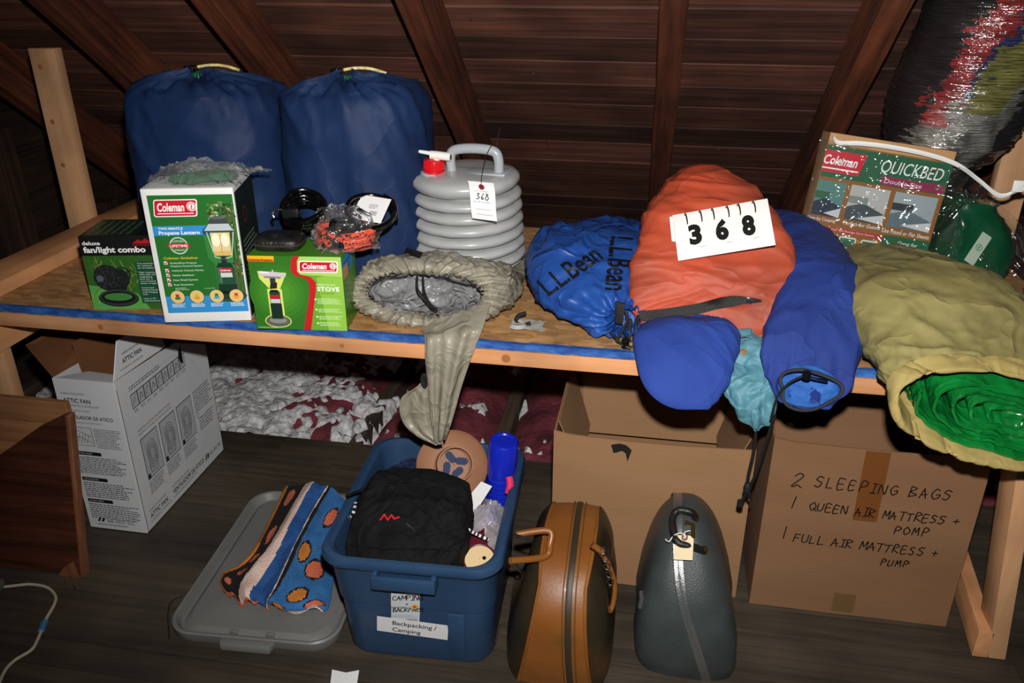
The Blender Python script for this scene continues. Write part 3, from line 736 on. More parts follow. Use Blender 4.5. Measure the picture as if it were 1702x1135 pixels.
drape([(711, 622), (692, 643), (668, 660), (664, 682), (673, 707), (696, 727), (724, 740)], [(722, 618), (724, 640), (726, 662), (727, 684), (729, 705), (732, 722), (736, 738)], (1.760, 1.757, 1.757, 1.757, 1.756, 1.754, 1.752), 'sleeve_fold', M_taupe, t, .010, 1.2, 40, 16)
MB().tube([at(a, b, Y=1.736) for a, b in ((709, 600), (712, 640), (715, 690), (723, 734))], .0014, 5).build('seam', mat('taupe_seam', '#6a6456', .6), sl)
MB().lathe([(.001, 0), (.012, .002), (.014, 0)], 16, (0, 0, 0), Matrix.Translation(at(705, 633, Y=1.742)) @ Matrix.Diagonal((.7, 1, 1.5, 1)) @ Matrix.Rotation(R(90), 4, 'X')).build('hook_dot', M_cordb, sl)

# --- collapsible water jug
M_jug = mat('milky_plastic', '#a6a8a8', .34, '#b6b7b6', 5, spec=.6, coat=.25)
M_jugh = mat('milky_handle', '#a3a9ae', .35, coat=.2)
M_redcap = mat('red_cap', '#d3141f', .35, coat=.2)
M_tap = mat('white_tap', '#ecebe6', .35, coat=.2)
jx, jy, jz = -.512, 2.215, .852
t = thing('water_jug', 'milky ribbed collapsible water jug with red cap and white tap', 'jug', (jx, jy, jz), (R(1.5), R(-1.5), 0))
prof = [(.001, .0), (.13, .0), (.15, .006)]
nr = 6; z = .012; rmax = .163
for k in range(nr):
    h0 = .0305; R0 = rmax-.0022*k
    for q in range(9):
        a = PI*q/8; prof.append((R0-.028+.028*math.sin(a)**.75, z+h0*(1-math.cos(a))/2))
    prof.append((R0-.036, z+h0+.0015)); z += h0+.003
prof += [(.128, z+.002), (.142, z+.010), (.149, z+.022), (.147, z+.034), (.136, z+.043), (.11, z+.049), (.06, z+.052), (.001, z+.053)]
topz = z+.052
b = MB().lathe(prof, 72).build('body', M_jug, t, local=True, angle=50, disp=lambda p, n_: .0035*nz(p, 9)+.0018*nz(p, 25))
MB().tube(catmull([(-.033, -.02, topz-.01), (-.035, -.021, topz+.035), (-.022, -.022, topz+.056), (.03, -.025, topz+.062), (.085, -.028, topz+.056), (.099, -.029, topz+.034), (.098, -.029, topz-.012)], 40), .0135, 12).build('handle', M_jugh, t, local=True)
MB().prism([(-.12, -.045, topz-.008), (.12, -.055, topz-.008), (.13, .015, topz-.008), (-.1, .02, topz-.008)], (0, 0, .009)).build('top_plate', M_jugh, t, local=True, bevel=.006, seg=3)
cm = Matrix.Translation((-.080, -.04, topz-.002)) @ Matrix.Rotation(R(8), 4, 'Y') @ Matrix.Scale(.82, 4)
c = MB().lathe([(.001, .0), (.036, .0), (.036, .012), (.031, .014), (.031, .016), (.033, .03), (.030, .042), (.024, .046), (.001, .047)], 40, (0, 0, 0), cm).build('neck_and_cap', M_redcap, t, local=True)
mb = MB()
for k in range(26):
    a = k*2*PI/26; mb.tube([cm @ Vector((.0325*math.cos(a), .0325*math.sin(a), .016)), cm @ Vector((.0315*math.cos(a), .0315*math.sin(a), .041))], .0018, 5)
mb.build('cap_ribs', M_redcap, c, local=True)
MB().lathe([(.044, -.004), (.042, .003), (.037, .004)], 32, (0, 0, 0), cm).build('neck_collar', M_jugh, t, local=True)
tm = Matrix.Translation((-.068, -.042, topz+.044)) @ Matrix.Scale(.9, 4)
tp = MB().tube([tm @ Vector(q) for q in ((-.018, 0, .004), (.0, 0, .003), (.045, -.004, -.001))], .0115, 14).tube([tm @ Vector((0, 0, -.018)), tm @ Vector((0, 0, .003))], .009, 10).build('tap', M_tap, t, local=True, angle=35)
MB().tube([tm @ Vector((-.016, 0, .008)), tm @ Vector((-.048, 0, .013)), tm @ Vector((-.053, 0, .014))], lambda u: .006-.002*u, 10).build('tap_lever', M_tap, tp, local=True)
MB().lathe([(.001, 0), (.006, .0005), (.009, 0)], 12, (0, 0, 0), tm @ Matrix.Translation((.0455, -.004, -.001)) @ Matrix.Rotation(R(90), 4, 'Y')).build('tap_mouth', M_blackpl, tp, local=True)
# lot tag tied on
M_paper = mat('white_paper', '#e6e6e6', .6)
Lt = thing('lot_tag', 'white paper lot tag wired to the handle of the milky water jug', 'tag', (-.45, 2.03, 1.03))
P = []; o = Vector((-.473, 2.036, 1.128)); u = Vector((.95, .05, -.06)).normalized(); v = Vector((.13, -.02, -1)).normalized()
for i in range(12):
    r = []
    for j in range(5):
        q = o+u*.066*j/4+v*.095*i/11; q.y -= .012*(i/11)**2*(1+.5*j/4)-.004*math.sin(i*.6); r.append(q)
    P.append(r)
tg = MB().grid(P).build('tag_paper', M_paper, Lt, solid=.0006)
pr = Print(o+v*.095, u, -v, eps=.0003, W=.066, H=.095)
pr.disc(.5, .86, .0075, '#8a1a22', 1); pr.ring(.5, .86, .0032, .001, BLACK, 2); pr.text('LOT NUMBER', .2, .72, .035, '#6a5a70', 1, width=.55); pr.text('BUYER NUMBER', .15, .45, .035, '#6a5a70', 1, width=.65)
pr.rect(.2, .28, .8, .29, '#77707c', 1); pr.rect(.2, .14, .85, .15, '#77707c', 1)
pr.hand('368', .25, .53, .16, BLACK, .0022, 2, gap=1.05)
bt = bvh_of(tg); pr.build('handwriting', Lt, bvh=bt, cast=(0, 1, 0), off=.0006)
MB().tube(catmull([(-.438, 2.033, 1.118), (-.436, 2.04, 1.15), (-.44, 2.12, 1.18), (-.43, 2.19, 1.2), (-.428, 2.2, 1.172), (-.425, 2.19, 1.205), (-.418, 2.19, 1.232)], 30), .0009, 5).build('tag_wire', mat('steel_wire', '#77777a', .3, metal=.9), Lt)
# --- blue printed sack lying on its side
M_royal = mat('royal_nylon', '#183f8a', .45, '#21509e', 5, wr=(8, .55))
t = thing('printed_stuff_sack', 'royal blue sack with black lettering lying between the taupe sack and the orange sack', 'sack', (-.15, 2.1, DECK))
X = Vector((1, 0, 0))
ks = [((-.125, 2.46, .86), (.05, .01, 0), (0, .01, .03), 2), ((-.135, 2.42, .868), (.115, .01, 0), (0, .01, .062), 2.2), ((-.15, 2.30, .885), (.165, .0, 0), (0, .0, .088), 2.3), ((-.155, 2.16, .89), (.185, 0, 0), (0, 0, .093), 2.3),
      ((-.14, 2.02, .885), (.18, .01, 0), (0, 0, .088), 2.3), ((-.115, 1.93, .872), (.155, .02, 0), (0, .01, .073), 2.2), ((-.08, 1.875, .858), (.115, .02, 0), (0, .01, .055), 2), ((-.06, 1.85, .85), (.075, .02, 0), (0, .01, .042), 2), ((-.053, 1.842, .848), (.045, .01, 0), (0, .01, .03), 2),
      ((-.05, 1.86, .848), (.032, .01, 0), (0, .01, .02), 2), ((-.05, 1.88, .848), (.02, .01, 0), (0, .01, .012), 2)]
def dl(p, nn):
    f = max(0, min(1, (1.96-p.y)/.1)); a = math.atan2((p.z-.85), p.x+.05)
    return cloth(.020, 4.5, 21, .8)(p, nn)+cloth(.006, 11, 5, .3)(p, nn)+f*.006*math.sin(a*16+2*nz(p, 8))
lb = loft(ks, 80, 120).build('sack_body', M_royal, t, disp=dl, clampz=on_deck, angle=70)
bl = bvh_of(lb)
M_print = mat('black_print', '#0c0f16', .5)
def word_on(bv, txt, pa, pb, pc, parent, h):
    A_, B_, C_ = at(*pa, bv, Y=2.1), at(*pb, bv, Y=2.1), at(*pc, bv, Y=2.1)
    u_ = B_-A_; v_ = C_-A_; v_ = v_-u_.normalized()*v_.dot(u_.normalized())
    pr = Print(A_, u_, v_, eps=.0003, W=u_.length, H=1); pr.text(txt, 0, 0, h, M_print, 1, width=1, bold=.02, shear=.1)
    pr.build('lettering', parent, bvh=bv, cast=pxray(*pa), off=.0012)
word_on(bl, 'L.L.Bean', (912, 492), (1004, 428), (890, 455), t, .058)
word_on(bl, 'L.L.Bean', (1016, 392), (1006, 482), (1050, 398), t, .058)
MB().prism([(-.075, 1.842, .845), (-.055, 1.838, .845), (-.052, 1.846, .895), (-.076, 1.85, .898)], (0, .006, .002)).build('webbing_tab', M_cordb, t, bevel=.002)
MB().tube(catmull([(-.05, 1.842, .88), (-.045, 1.832, .86), (-.055, 1.825, .835), (-.066, 1.815, .815), (-.055, 1.81, .81), (-.045, 1.803, .808)], 30), .0035, 7).tube(catmull([(-.09, 1.838, .83), (-.075, 1.825, .82), (-.062, 1.815, .815)], 14), .003, 7).build('draw_cord', M_cordb, t)
MB().lathe([(.002, -.013), (.009, -.011), (.0095, .008), (.006, .012), (.002, .013)], 12, (-.045, 1.80, .815)).tube([(-.052, 1.798, .812), (-.03, 1.793, .806)], .005, 8).build('cord_lock', M_blackpl, t)

# --- white foam cup lid lying under the sacks
M_clearw = mat('cloudy_plastic', '#b9b7b0', .3, alpha=.75)
P = [[(-.335+.085*i/11+.01*nz((i, j, 0), .5), 1.86+.055*j/7+.012*nz((i, j, 1), .4), DECK+.004+.006*abs(nz((i, j, 2), .6))) for j in range(8)] for i in range(12)]
t = thing('cloudy_plastic_wrap', 'crumpled cloudy plastic wrap lying on the shelf beside the printed blue sack', 'plastic wrap', (-.3, 1.89, DECK))
MB().grid(P).build('film', M_clearw, t, solid=.001)
MB().lathe([(.001, .006), (.012, .006), (.017, .009), (.02, .004), (.024, .001)], 20, (-.315, 1.872, DECK+.006)).build('cup_rim', M_clearw, t)
MB().tube(catmull([(-.30, 1.905, .83), (-.318, 1.895, .825), (-.322, 1.885, .812), (-.305, 1.878, .807), (-.285, 1.885, .812)], 20), .0055, 8).build('webbing_loop', M_cordb, t)

# --- orange sack
M_orange = mat('orange_nylon', '#bf4a2c', .6, '#b04c33', 5, contrast=(.3, .75), wr=(6, .45, (.5, 1, 1.3)))
def soiled(m, dirt, s=4, lo=.5, hi=.72, amt=.5):
    n = m.node_tree.nodes; L = m.node_tree.links; p = n['Principled BSDF']
    t = n.new('ShaderNodeTexNoise'); t.inputs['Scale'].default_value = s; t.inputs['Detail'].default_value = 6
    L.new(next(x for x in n if x.type == 'TEX_COORD').outputs['Object'], t.inputs['Vector'])
    mr = n.new('ShaderNodeMapRange'); mr.inputs[1].default_value = lo; mr.inputs[2].default_value = hi; mr.inputs[4].default_value = amt
    L.new(t.outputs['Fac'], mr.inputs[0]); mx = n.new('ShaderNodeMix'); mx.data_type = 'RGBA'
    src = p.inputs['Base Color'].links[0].from_socket if p.inputs['Base Color'].links else None
    L.new(mr.outputs[0], mx.inputs[0])
    if src: L.new(src, mx.inputs[6])
    else: mx.inputs[6].default_value = p.inputs['Base Color'].default_value
    mx.inputs[7].default_value = (*hx(dirt), 1); L.new(mx.outputs[2], p.inputs['Base Color'])
soiled(M_orange, '#6a3a2a', 4, .42, .68, .7)
t = thing('orange_sack', 'large orange nylon sack with a black strap, heaped on the blue bags', 'sack', (.15, 2.12, DECK))
ks = [((.145, 1.868, .858), (.10, 0, 0), (0, .02, .03), 2), ((.148, 1.862, .868), (.155, 0, 0), (0, .03, .052), 2.2), ((.152, 1.885, .888), (.192, 0, 0), (0, .04, .083), 2.5), ((.156, 1.94, .918), (.208, 0, 0), (0, .05, .115), 2.6),
      ((.150, 2.02, .952), (.198, 0, .004), (0, .03, .135), 2.5), ((.142, 2.11, .975), (.178, 0, .004), (0, .02, .15), 2.3), ((.132, 2.20, .99), (.150, 0, 0), (0, 0, .152), 2.2), ((.124, 2.30, .985), (.12, 0, 0), (0, 0, .15), 2.0), ((.12, 2.38, .965), (.085, 0, 0), (0, 0, .12), 2.0), ((.118, 2.43, .945), (.045, 0, 0), (0, 0, .075), 2), ((.118, 2.44, .94), (.01, 0, 0), (0, 0, .02), 2)]
def do(p, nn):
    return cloth(.011, 4, 31, .8, (.55, 1, 1.2))(p, nn)+cloth(.005, 10, 36, .2, (.4, 1, 1.5))(p, nn)
ob = loft(ks, 110, 150).build('sack_body', M_orange, t, disp=do, clampz=on_deck, angle=70)
bo = bvh_of(ob)
def on_surf(bv, px, pz, d=(0, 1, 0), y0=1.2, off=.002):
    h = bv.ray_cast(Vector((px, y0, pz)), Vector(d)); return (h[0]-Vector(d).normalized()*off) if h[0] else Vector((px, 1.9, pz))
def strap(bv, a, b, w, name, parent, n=28, d=(0, 1, -.2), y0=1.3, sag=0):
    P = []
    for i in range(n):
        u = i/(n-1); z = a[1]+(b[1]-a[1])*u+sag*math.sin(PI*u); x = a[0]+(b[0]-a[0])*u; r = []
        for k in (-1, -.33, .33, 1): r.append(on_surf(bv, x, z+k*w/2+.18, d, y0, .003))
        P.append(r)
    return MB().grid(P).build(name, M_web, parent, solid=.002)
M_web = mat('black_webbing', '#121212', .6, bump=.3, bscale=300)
def ribbon(bv, centre, half, name, m, parent, Y=1.9, off=.003, n=40, th=.0022):
    """a strap lying on a surface: centre line through photo pixels, half-width in pixels"""
    cl = catmull([(a, b, 0) for a, b in centre], n); P = []
    for i, c in enumerate(cl):
        h = half if not callable(half) else half(i/(n-1))
        P.append([at(c.x, c.y+k*h, bv, Y=Y, off=off) for k in (-1, -.4, .4, 1)])
    return MB().grid(P).build(name, m, parent, solid=th)
ribbon(bo, [(1062, 526), (1110, 521), (1160, 513), (1200, 503), (1235, 499), (1266, 500)], lambda u: 9*(1-max(0, u-.7)/.3*.85), 'strap', M_web, t)
MB().box((-.006, -.004, -.008), (.006, .004, .008), Matrix.Translation(at(1245, 499, bo, Y=1.9, off=.006))).build('strap_buckle', mat('bright_steel', '#b8b8b8', .25, metal=1), t, bevel=.001)
MB().tube(catmull([at(1062, 524, bo, Y=1.88, off=.004), at(1056, 545, Y=1.86), at(1052, 575, Y=1.84), at(1045, 560, Y=1.85), at(1048, 530, Y=1.87)], 30), .005, 7).build('strap_tail', M_web, t)

# --- flip-number stand lying against the orange sack
S_white = mat('white_board', '#eeeeec', .45, coat=.15)
TL, TR, BL, BR = (at(*q, Y=yy) for q, yy in (((1115, 358), 2.015), ((1273, 330), 2.015), ((1127, 433), 1.925), ((1280, 403), 1.925)))
u = (TR-TL).normalized(); v0 = (TL-BL); v = (v0-u*v0.dot(u)).normalized(); nn = u.cross(v); Wd = (TR-TL).length; Ht = v0.length
t = thing('number_stand', 'white flip-number stand with ring binders leaning on the orange sack', 'sign', BL+nn*-.02)
M4 = Matrix((u, v, nn)).transposed().to_4x4(); M4.translation = BL
MB().box((0, 0, -.004), (Wd, Ht, 0), M4).build('front_board', S_white, t, bevel=.001)
MB().box((-.008, .03, -.004), (Wd-.03, Ht*.98, 0), M4 @ Matrix.Translation((0, 0, -.006)) @ Matrix.Translation((0, Ht, 0)) @ Matrix.Rotation(R(10), 4, 'X') @ Matrix.Rotation(R(-2), 4, 'Z') @ Matrix.Translation((0, -Ht*.98, 0))).build('back_board', S_white, t, bevel=.001)
M_card = mat('cream_card', '#f0eee4', .5)
M_ring = mat('ring_wire', '#3a3026', .3, metal=.8)
for k, dg in enumerate('368'):
    cx = Wd*(.215+.275*k); cw, chh = .058, .088; yb = Ht*.13
    for s in (1, 0):
        mc = M4 @ Matrix.Translation((cx+s*.002, yb-s*.003, .0012+(1-s)*.001)) @ Matrix.Rotation(R(random.uniform(-1.5, 1.5)), 4, 'Z')
        pts = []
        for ax, ay, a0 in ((cw/2-.007, chh-.007, 0), (-cw/2+.007, chh-.007, 90), (-cw/2+.007, .007, 180), (cw/2-.007, .007, 270)):
            for q in range(5): pts.append(mc @ Vector((ax+.007*math.cos(R(a0+22.5*q)), ay+.007*math.sin(R(a0+22.5*q)), 0)))
        c = MB().prism(pts, nn*.0006).build('digit_card', M_card, t, smooth=False)
    pr = Print(mc @ Vector((-cw/2, 0, .0008)), (mc.to_3x3() @ Vector((1, 0, 0))), (mc.to_3x3() @ Vector((0, 1, 0))), eps=.0003, W=cw, H=chh)
    pr.text(dg, .5, .24, .54, BLACK, 1, align='c', bold=.06, width=.52); pr.rect(.6, .09, .85, .105, '#8a8a86', 1); pr.build('digit', c)
    for s in (-.3, .3):
        rc = mc @ Vector((s*cw, chh+.002, .001)); MB().tube([rc+(M4.to_3x3() @ Vector((.004*math.sin(a*.7), .014*math.cos(a), .013*math.sin(a)))) for a in [R(20*q) for q in range(-4, 14)]], .0016, 6).build('binder_ring', M_ring, t)

# --- blue fleece bag drooping over the shelf edge
M_fleece = mat('royal_fleece', '#1d3886', .85, '#244296', 6, bump=.2, bscale=220, wr=(5, .35))
t = thing('fleece_sack', 'plump royal blue fleece sack drooping over the front edge under the orange sack', 'sack', (.09, 1.76, .74))
ks = [((.10, 1.90, .835), (.10, 0, 0), (0, .015, .03), 2), ((.098, 1.86, .833), (.120, 0, 0), (0, .015, .036), 2.2), ((.095, 1.805, .832), (.122, 0, 0), (0, .03, .05), 2.3), ((.092, 1.755, .815), (.118, 0, 0), (0, .045, .068), 2.3),
      ((.094, 1.715, .795), (.106, 0, 0), (0, .045, .068), 2.2), ((.096, 1.685, .780), (.082, 0, 0), (0, .032, .057), 2.1), ((.097, 1.672, .773), (.045, 0, 0), (0, .02, .034), 2), ((.097, 1.669, .771), (.008, 0, 0), (0, .004, .006), 2)]
def edge_clear(c): return DECK if c.y > 1.778 else (.0 if c.y < 1.774 else -9)
loft(ks, 60, 90).build('sack_body', M_fleece, t, disp=lambda p, n_: cloth(.010, 4.5, 51, .9)(p, n_), clampz=on_deck, angle=75)

# --- tan cloth corner peeping out
M_tan = mat('tan_cloth', '#8f6a36', .8, '#a5803f', 20, bump=.2, bscale=200)
t = thing('tan_pouch', 'small tan cloth pouch peeping out between the orange sack and the blue sacks', 'pouch', (.20, 1.83, DECK))
loft([((.225, 1.905, .825), (.05, .01, 0), (0, 0, .018), 2), ((.225, 1.86, .822), (.045, .01, 0), (0, 0, .017), 2), ((.218, 1.82, .822), (.034, .01, 0), (0, .004, .014), 2), ((.212, 1.79, .816), (.022, .0, 0), (0, .004, .010), 2), ((.21, 1.782, .812), (.012, 0, 0), (0, .002, .006), 2)], 30, 40).build('pouch_body', M_tan, t, disp=cloth(.008, 28, 4), clampz=on_deck, angle=75)

# --- pale blue sack hanging by its drawn neck
M_pale = mat('pale_blue_nylon', '#467a8a', .55, '#578b9a', 8, wr=(16, .5, (1, 1, .5)))
t = thing('pale_blue_sack', 'pale blue nylon sack with its drawn neck hanging off the shelf edge', 'sack', (.23, 1.77, .7))
ks = [((.236, 1.88, .822), (.045, 0, 0), (0, .01, .02), 2), ((.240, 1.83, .822), (.046, 0, 0), (0, .01, .02), 2), ((.243, 1.785, .815), (.055, 0, 0), (0, .016, .02), 2), ((.245, 1.755, .79), (.060, 0, 0), (0, .02, .012), 2), ((.248, 1.738, .755), (.062, 0, .0), (0, .024, .004), 2), ((.254, 1.728, .715), (.055, 0, -.005), (0, .024, .0), 2), ((.262, 1.722, .69), (.038, 0, -.004), (0, .02, 0), 2), ((.266, 1.72, .665), (.018, 0, 0), (0, .012, 0), 2), ((.267, 1.72, .655), (.006, 0, 0), (0, .004, 0), 2)]
loft(ks, 60, 90).build('sack_body', M_pale, t, disp=lambda p, n_: cloth(.008, 14, 61, .4)(p, n_)+.005*math.sin(p.x*190+3*nz(p, 10))*max(0, min(1, (.76-p.z)/.05)), clampz=on_deck, angle=75)
cord = catmull([(.267, 1.72, .66), (.270, 1.722, .60), (.266, 1.725, .53), (.268, 1.73, .48), (.258, 1.735, .44)], 30)
MB().tube(cord, .004, 7).tube(catmull([(.300, 1.70, .71), (.292, 1.715, .62), (.280, 1.72, .53), (.27, 1.73, .48), (.282, 1.735, .455)], 30), .004, 7).build('draw_cord', M_cordb, t)
MB().lathe([(.002, -.016), (.008, -.012), (.010, .0), (.007, .014), (.002, .018)], 12, (.268, 1.728, .49)).build('cord_knot', M_cordb, t)
MB().lathe([(.002, -.008), (.008, -.006), (.008, .007), (.002, .009)], 10, (.258, 1.735, .44)).build('cord_lock', M_cordb, t)

# --- long blue sack with a bound mouth
M_royal2 = mat('royal_fleece_dark', '#182e74', .8, '#1d3784', 6, bump=.2, bscale=220, wr=(6, .45))
M_bright = mat('bright_blue_lining', '#2b60ac', .7, bump=.2, bscale=220)
M_bind = mat('dark_binding', '#20242c', .75)
t = thing('long_blue_sack', 'long royal blue sack with dark bound mouth lying beside the orange sack', 'sack', (.40, 2.0, DECK))
ks = [((.35, 2.44, .89), (.03, 0, 0), (0, 0, .03), 2), ((.355, 2.42, .90), (.08, 0, 0), (0, 0, .08), 2.1), ((.37, 2.33, .905), (.108, .0, 0), (0, 0, .1), 2.2), ((.392, 2.18, .905), (.115, .01, 0), (0, 0, .102), 2.2), ((.405, 2.0, .90), (.115, .0, 0), (0, .0, .098), 2.2), ((.395, 1.88, .885), (.113, 0, 0), (0, .01, .084), 2.3),
      ((.375, 1.80, .855), (.108, 0, 0), (0, .03, .075), 2.2), ((.362, 1.745, .825), (.100, 0, 0), (0, .035, .068), 2.2), ((.36, 1.715, .800), (.088, 0, 0), (0, .035, .058), 2.1), ((.362, 1.70, .785), (.070, 0, 0), (0, .03, .042), 2.0)]
lbk = loft(ks, 90, 110, cap1=False).build('sack_body', M_royal2, t, disp=lambda p, n_: cloth(.010, 4.5, 71, .8)(p, n_)+.0045*math.sin(p.x*130+2*nz(p, 6))*max(0, min(1, (1.76-p.y)/.04)), clampz=on_deck, angle=75)
def mouth(u):
    a = 2*PI*u; r = 1+.12*math.sin(3*a+1)-.1*math.cos(2*a)
    return Vector((.362+.070*r*math.cos(a), 1.696+.026*math.sin(a)*r*.6, .784+.036*r*math.sin(a)))
MB().tube([mouth(k/60) for k in range(60)], .0042, 7, closed=True).build('mouth_binding', M_bind, t)
loft([((.362, 1.70, .786), (.069, 0, 0), (0, .022, .036), 2), ((.362, 1.725, .795), (.065, 0, 0), (0, .02, .034), 2), ((.362, 1.76, .812), (.05, 0, 0), (0, .01, .02), 2), ((.362, 1.77, .815), (.01, 0, 0), (0, .002, .004), 2)], 24, 50, cap0=False).build('lining', M_bright, t, disp=cloth(.008, 22, 7, .4), angle=75)
MB().tube(catmull([(.35, 1.682, .823), (.372, 1.676, .822), (.395, 1.683, .815)], 16), .0028, 7).lathe([(.002, -.010), (.009, -.008), (.009, .008), (.002, .010)], 10, (.35, 1.682, .826)).build('cord_lock', M_blackpl, t)
MB().tube(catmull([(.345, 1.682, .825), (.318, 1.684, .803), (.298, 1.688, .765), (.291, 1.69, .70)], 20), .0028, 7).build('draw_cord', M_cordb, t)
# ---------------------------------------------------------------- right end of the shelf
def film_mat(name='clear_film', base=.05, rough=.09, tint=(1, 1, 1), fr=1.25, bump=.25, bs=18, bst=(1, 1, 1), milk=.4):
    if name in MATS: return MATS[name]
    m = bpy.data.materials.new(name); m.use_nodes = True; MATS[name] = m
    n = m.node_tree.nodes; L = m.node_tree.links; n.clear()
    out = n.new('ShaderNodeOutputMaterial'); mix = n.new('ShaderNodeMixShader'); tr = n.new('ShaderNodeBsdfTransparent'); gl = n.new('ShaderNodeBsdfGlossy')
    tr.inputs[0].default_value = (*tint, 1); gl.inputs['Roughness'].default_value = rough
    f = n.new('ShaderNodeFresnel'); f.inputs[0].default_value = fr; ad = n.new('ShaderNodeMath'); ad.inputs[1].default_value = base; ad.use_clamp = True
    tc = n.new('ShaderNodeTexCoord'); t = n.new('ShaderNodeTexNoise'); t.inputs['Scale'].default_value = bs; t.inputs['Detail'].default_value = 3
    mp = n.new('ShaderNodeMapping'); mp.inputs['Scale'].default_value = bst
    b = n.new('ShaderNodeBump'); b.inputs['Strength'].default_value = bump; b.inputs['Distance'].default_value = .03
    L.new(tc.outputs['Object'], mp.inputs[0]); L.new(mp.outputs[0], t.inputs['Vector']); L.new(t.outputs['Fac'], b.inputs['Height']); L.new(b.outputs[0], gl.inputs['Normal']); L.new(b.outputs[0], f.inputs['Normal'])
    L.new(f.outputs[0], ad.inputs[0]); L.new(ad.outputs[0], mix.inputs[0]); L.new(tr.outputs[0], mix.inputs[1]); L.new(gl.outputs[0], mix.inputs[2]); df = n.new('ShaderNodeBsdfDiffuse'); df.inputs[0].default_value = (*[c*.85 for c in tint], 1); m2 = n.new('ShaderNodeMixShader'); m2.inputs[0].default_value = milk
    L.new(gl.outputs[0], m2.inputs[1]); L.new(df.outputs[0], m2.inputs[2]); L.new(m2.outputs[0], mix.inputs[2]); L.new(mix.outputs[0], out.inputs[0])
    return m
# --- olive bag with the green tarpaulin in its mouth
M_olive = mat('olive_cotton', '#7c7444', .8, '#8e8552', 5, contrast=(.3, .7), wr=(7, .55, (1, .6, 1)))
soiled(M_olive, '#4f4526', 7, .5, .75, .6)
M_hem = mat('tan_hem', '#9d8b52', .8, wr=(10, .3))
t = thing('olive_bag', 'olive drab cotton bag with a wide hemmed mouth overhanging the right shelf edge', 'bag', (.65, 1.95, DECK))
ks = [((.605, 2.275, .875), (.05, 0, 0), (0, 0, .03), 2), ((.605, 2.265, .88), (.10, 0, 0), (0, 0, .065), 2.3), ((.610, 2.2, .885), (.150, 0, 0), (0, 0, .083), 2.5), ((.63, 2.08, .893), (.180, 0, 0), (0, 0, .09), 2.6), ((.655, 1.93, .90), (.203, 0, 0), (0, 0, .097), 2.6),
      ((.692, 1.80, .882), (.208, .02, -.01), (0, .01, .088), 2.5), ((.718, 1.72, .85), (.206, .02, -.02), (0, .02, .086), 2.4), ((.733, 1.66, .820), (.207, .02, -.031), (0, .02, .0915), 2.25), ((.737, 1.645, .812), (.208, .02, -.032), (0, .02, .092), 2.2)]
dv = lambda p, n_: cloth(.012, 4.5, 81, .8)(p, n_)+cloth(.004, 10, 85, .3)(p, n_)
sx_ = lambda K: [((c[0]-.024*max(0, min(1, (2.05-c[1])/.3)), c[1], c[2]), u_, v_, e) for c, u_, v_, e in K]
vb = loft(sx_(ks), 90, 130, cap1=False).build('bag_body', M_olive, t, disp=dv, clampz=on_deck, angle=75)
kh = [((.737, 1.645, .812), (.208, .02, -.032), (0, .02, .092), 2.2), ((.740, 1.63, .804), (.210, .02, -.0325), (0, .02, .094), 2.2), ((.742, 1.612, .796), (.2105, .02, -.033), (0, .02, .095), 2.2), ((.743, 1.608, .795), (.2095, .02, -.033), (0, .02, .0945), 2.2), ((.742, 1.613, .797), (.206, .02, -.033), (0, .02, .091), 2.2), ((.735, 1.66, .82), (.203, .02, -.03), (0, .02, .087), 2.2), ((.715, 1.74, .86), (.198, .02, -.02), (0, .02, .08), 2.3)]
hm = loft(sx_(kh), 30, 130, cap0=False, cap1=False).build('hem', M_hem, t, disp=dv, angle=75)
M_tarp = mat('green_tarpaulin', '#0a6026', .3, '#0c7c32', 14, spec=.6, coat=.25, wr=(11, .4))
T = thing('folded_tarpaulin', 'shiny green folded tarpaulin inside the mouth of the olive bag', 'tarpaulin', (.75, 1.68, .74))
cx, cz = .728, .786
P = []
NT = 5.0; NS = 460
for i in range(NS):
    a = 2*PI*NT*i/(NS-1)+PI*.9; k = 1-.93*i/(NS-1)
    X = cx+.004+(.172*k+.002)*math.copysign(abs(math.cos(a))**.8, math.cos(a))+.02*(1-k); Zz = cz+.003+(.074*k)*math.copysign(abs(math.sin(a))**.9, math.sin(a))-.16*(X-cx)
    w = .006*nz((X, Zz, 0), 22)+.003*nz((X, Zz, 4), 55)
    P.append([(X+w, 1.612+.2*(Zz-cz)+.05*q+.018*nz((X, Zz, 1), 12)+.02*(1-k)*(1 if q < .3 else .6), Zz+w+.004*nz((X*3, q, Zz), 25)+(.018*q)) for q in (0, .12, .3, 1.0, 2.2)])
MB().grid(P).build('rolled_sheet', M_tarp, T, solid=.006, angle=50)
loft(sx_([((.752, 1.645, .80), (.178, .0, -.028), (0, .012, .077), 2.2), ((.75, 1.67, .81), (.180, 0, -.026), (0, .012, .074), 2.2), ((.735, 1.72, .838), (.168, .0, -.02), (0, 0, .062), 2.2), ((.73, 1.735, .842), (.03, .0, 0), (0, 0, .02), 2.2)]), 30, 110, cap0=False).build('outer_fold', M_tarp, T, disp=cloth(.006, 11, 91, .4, (.6, 1, 1.5)), angle=60)

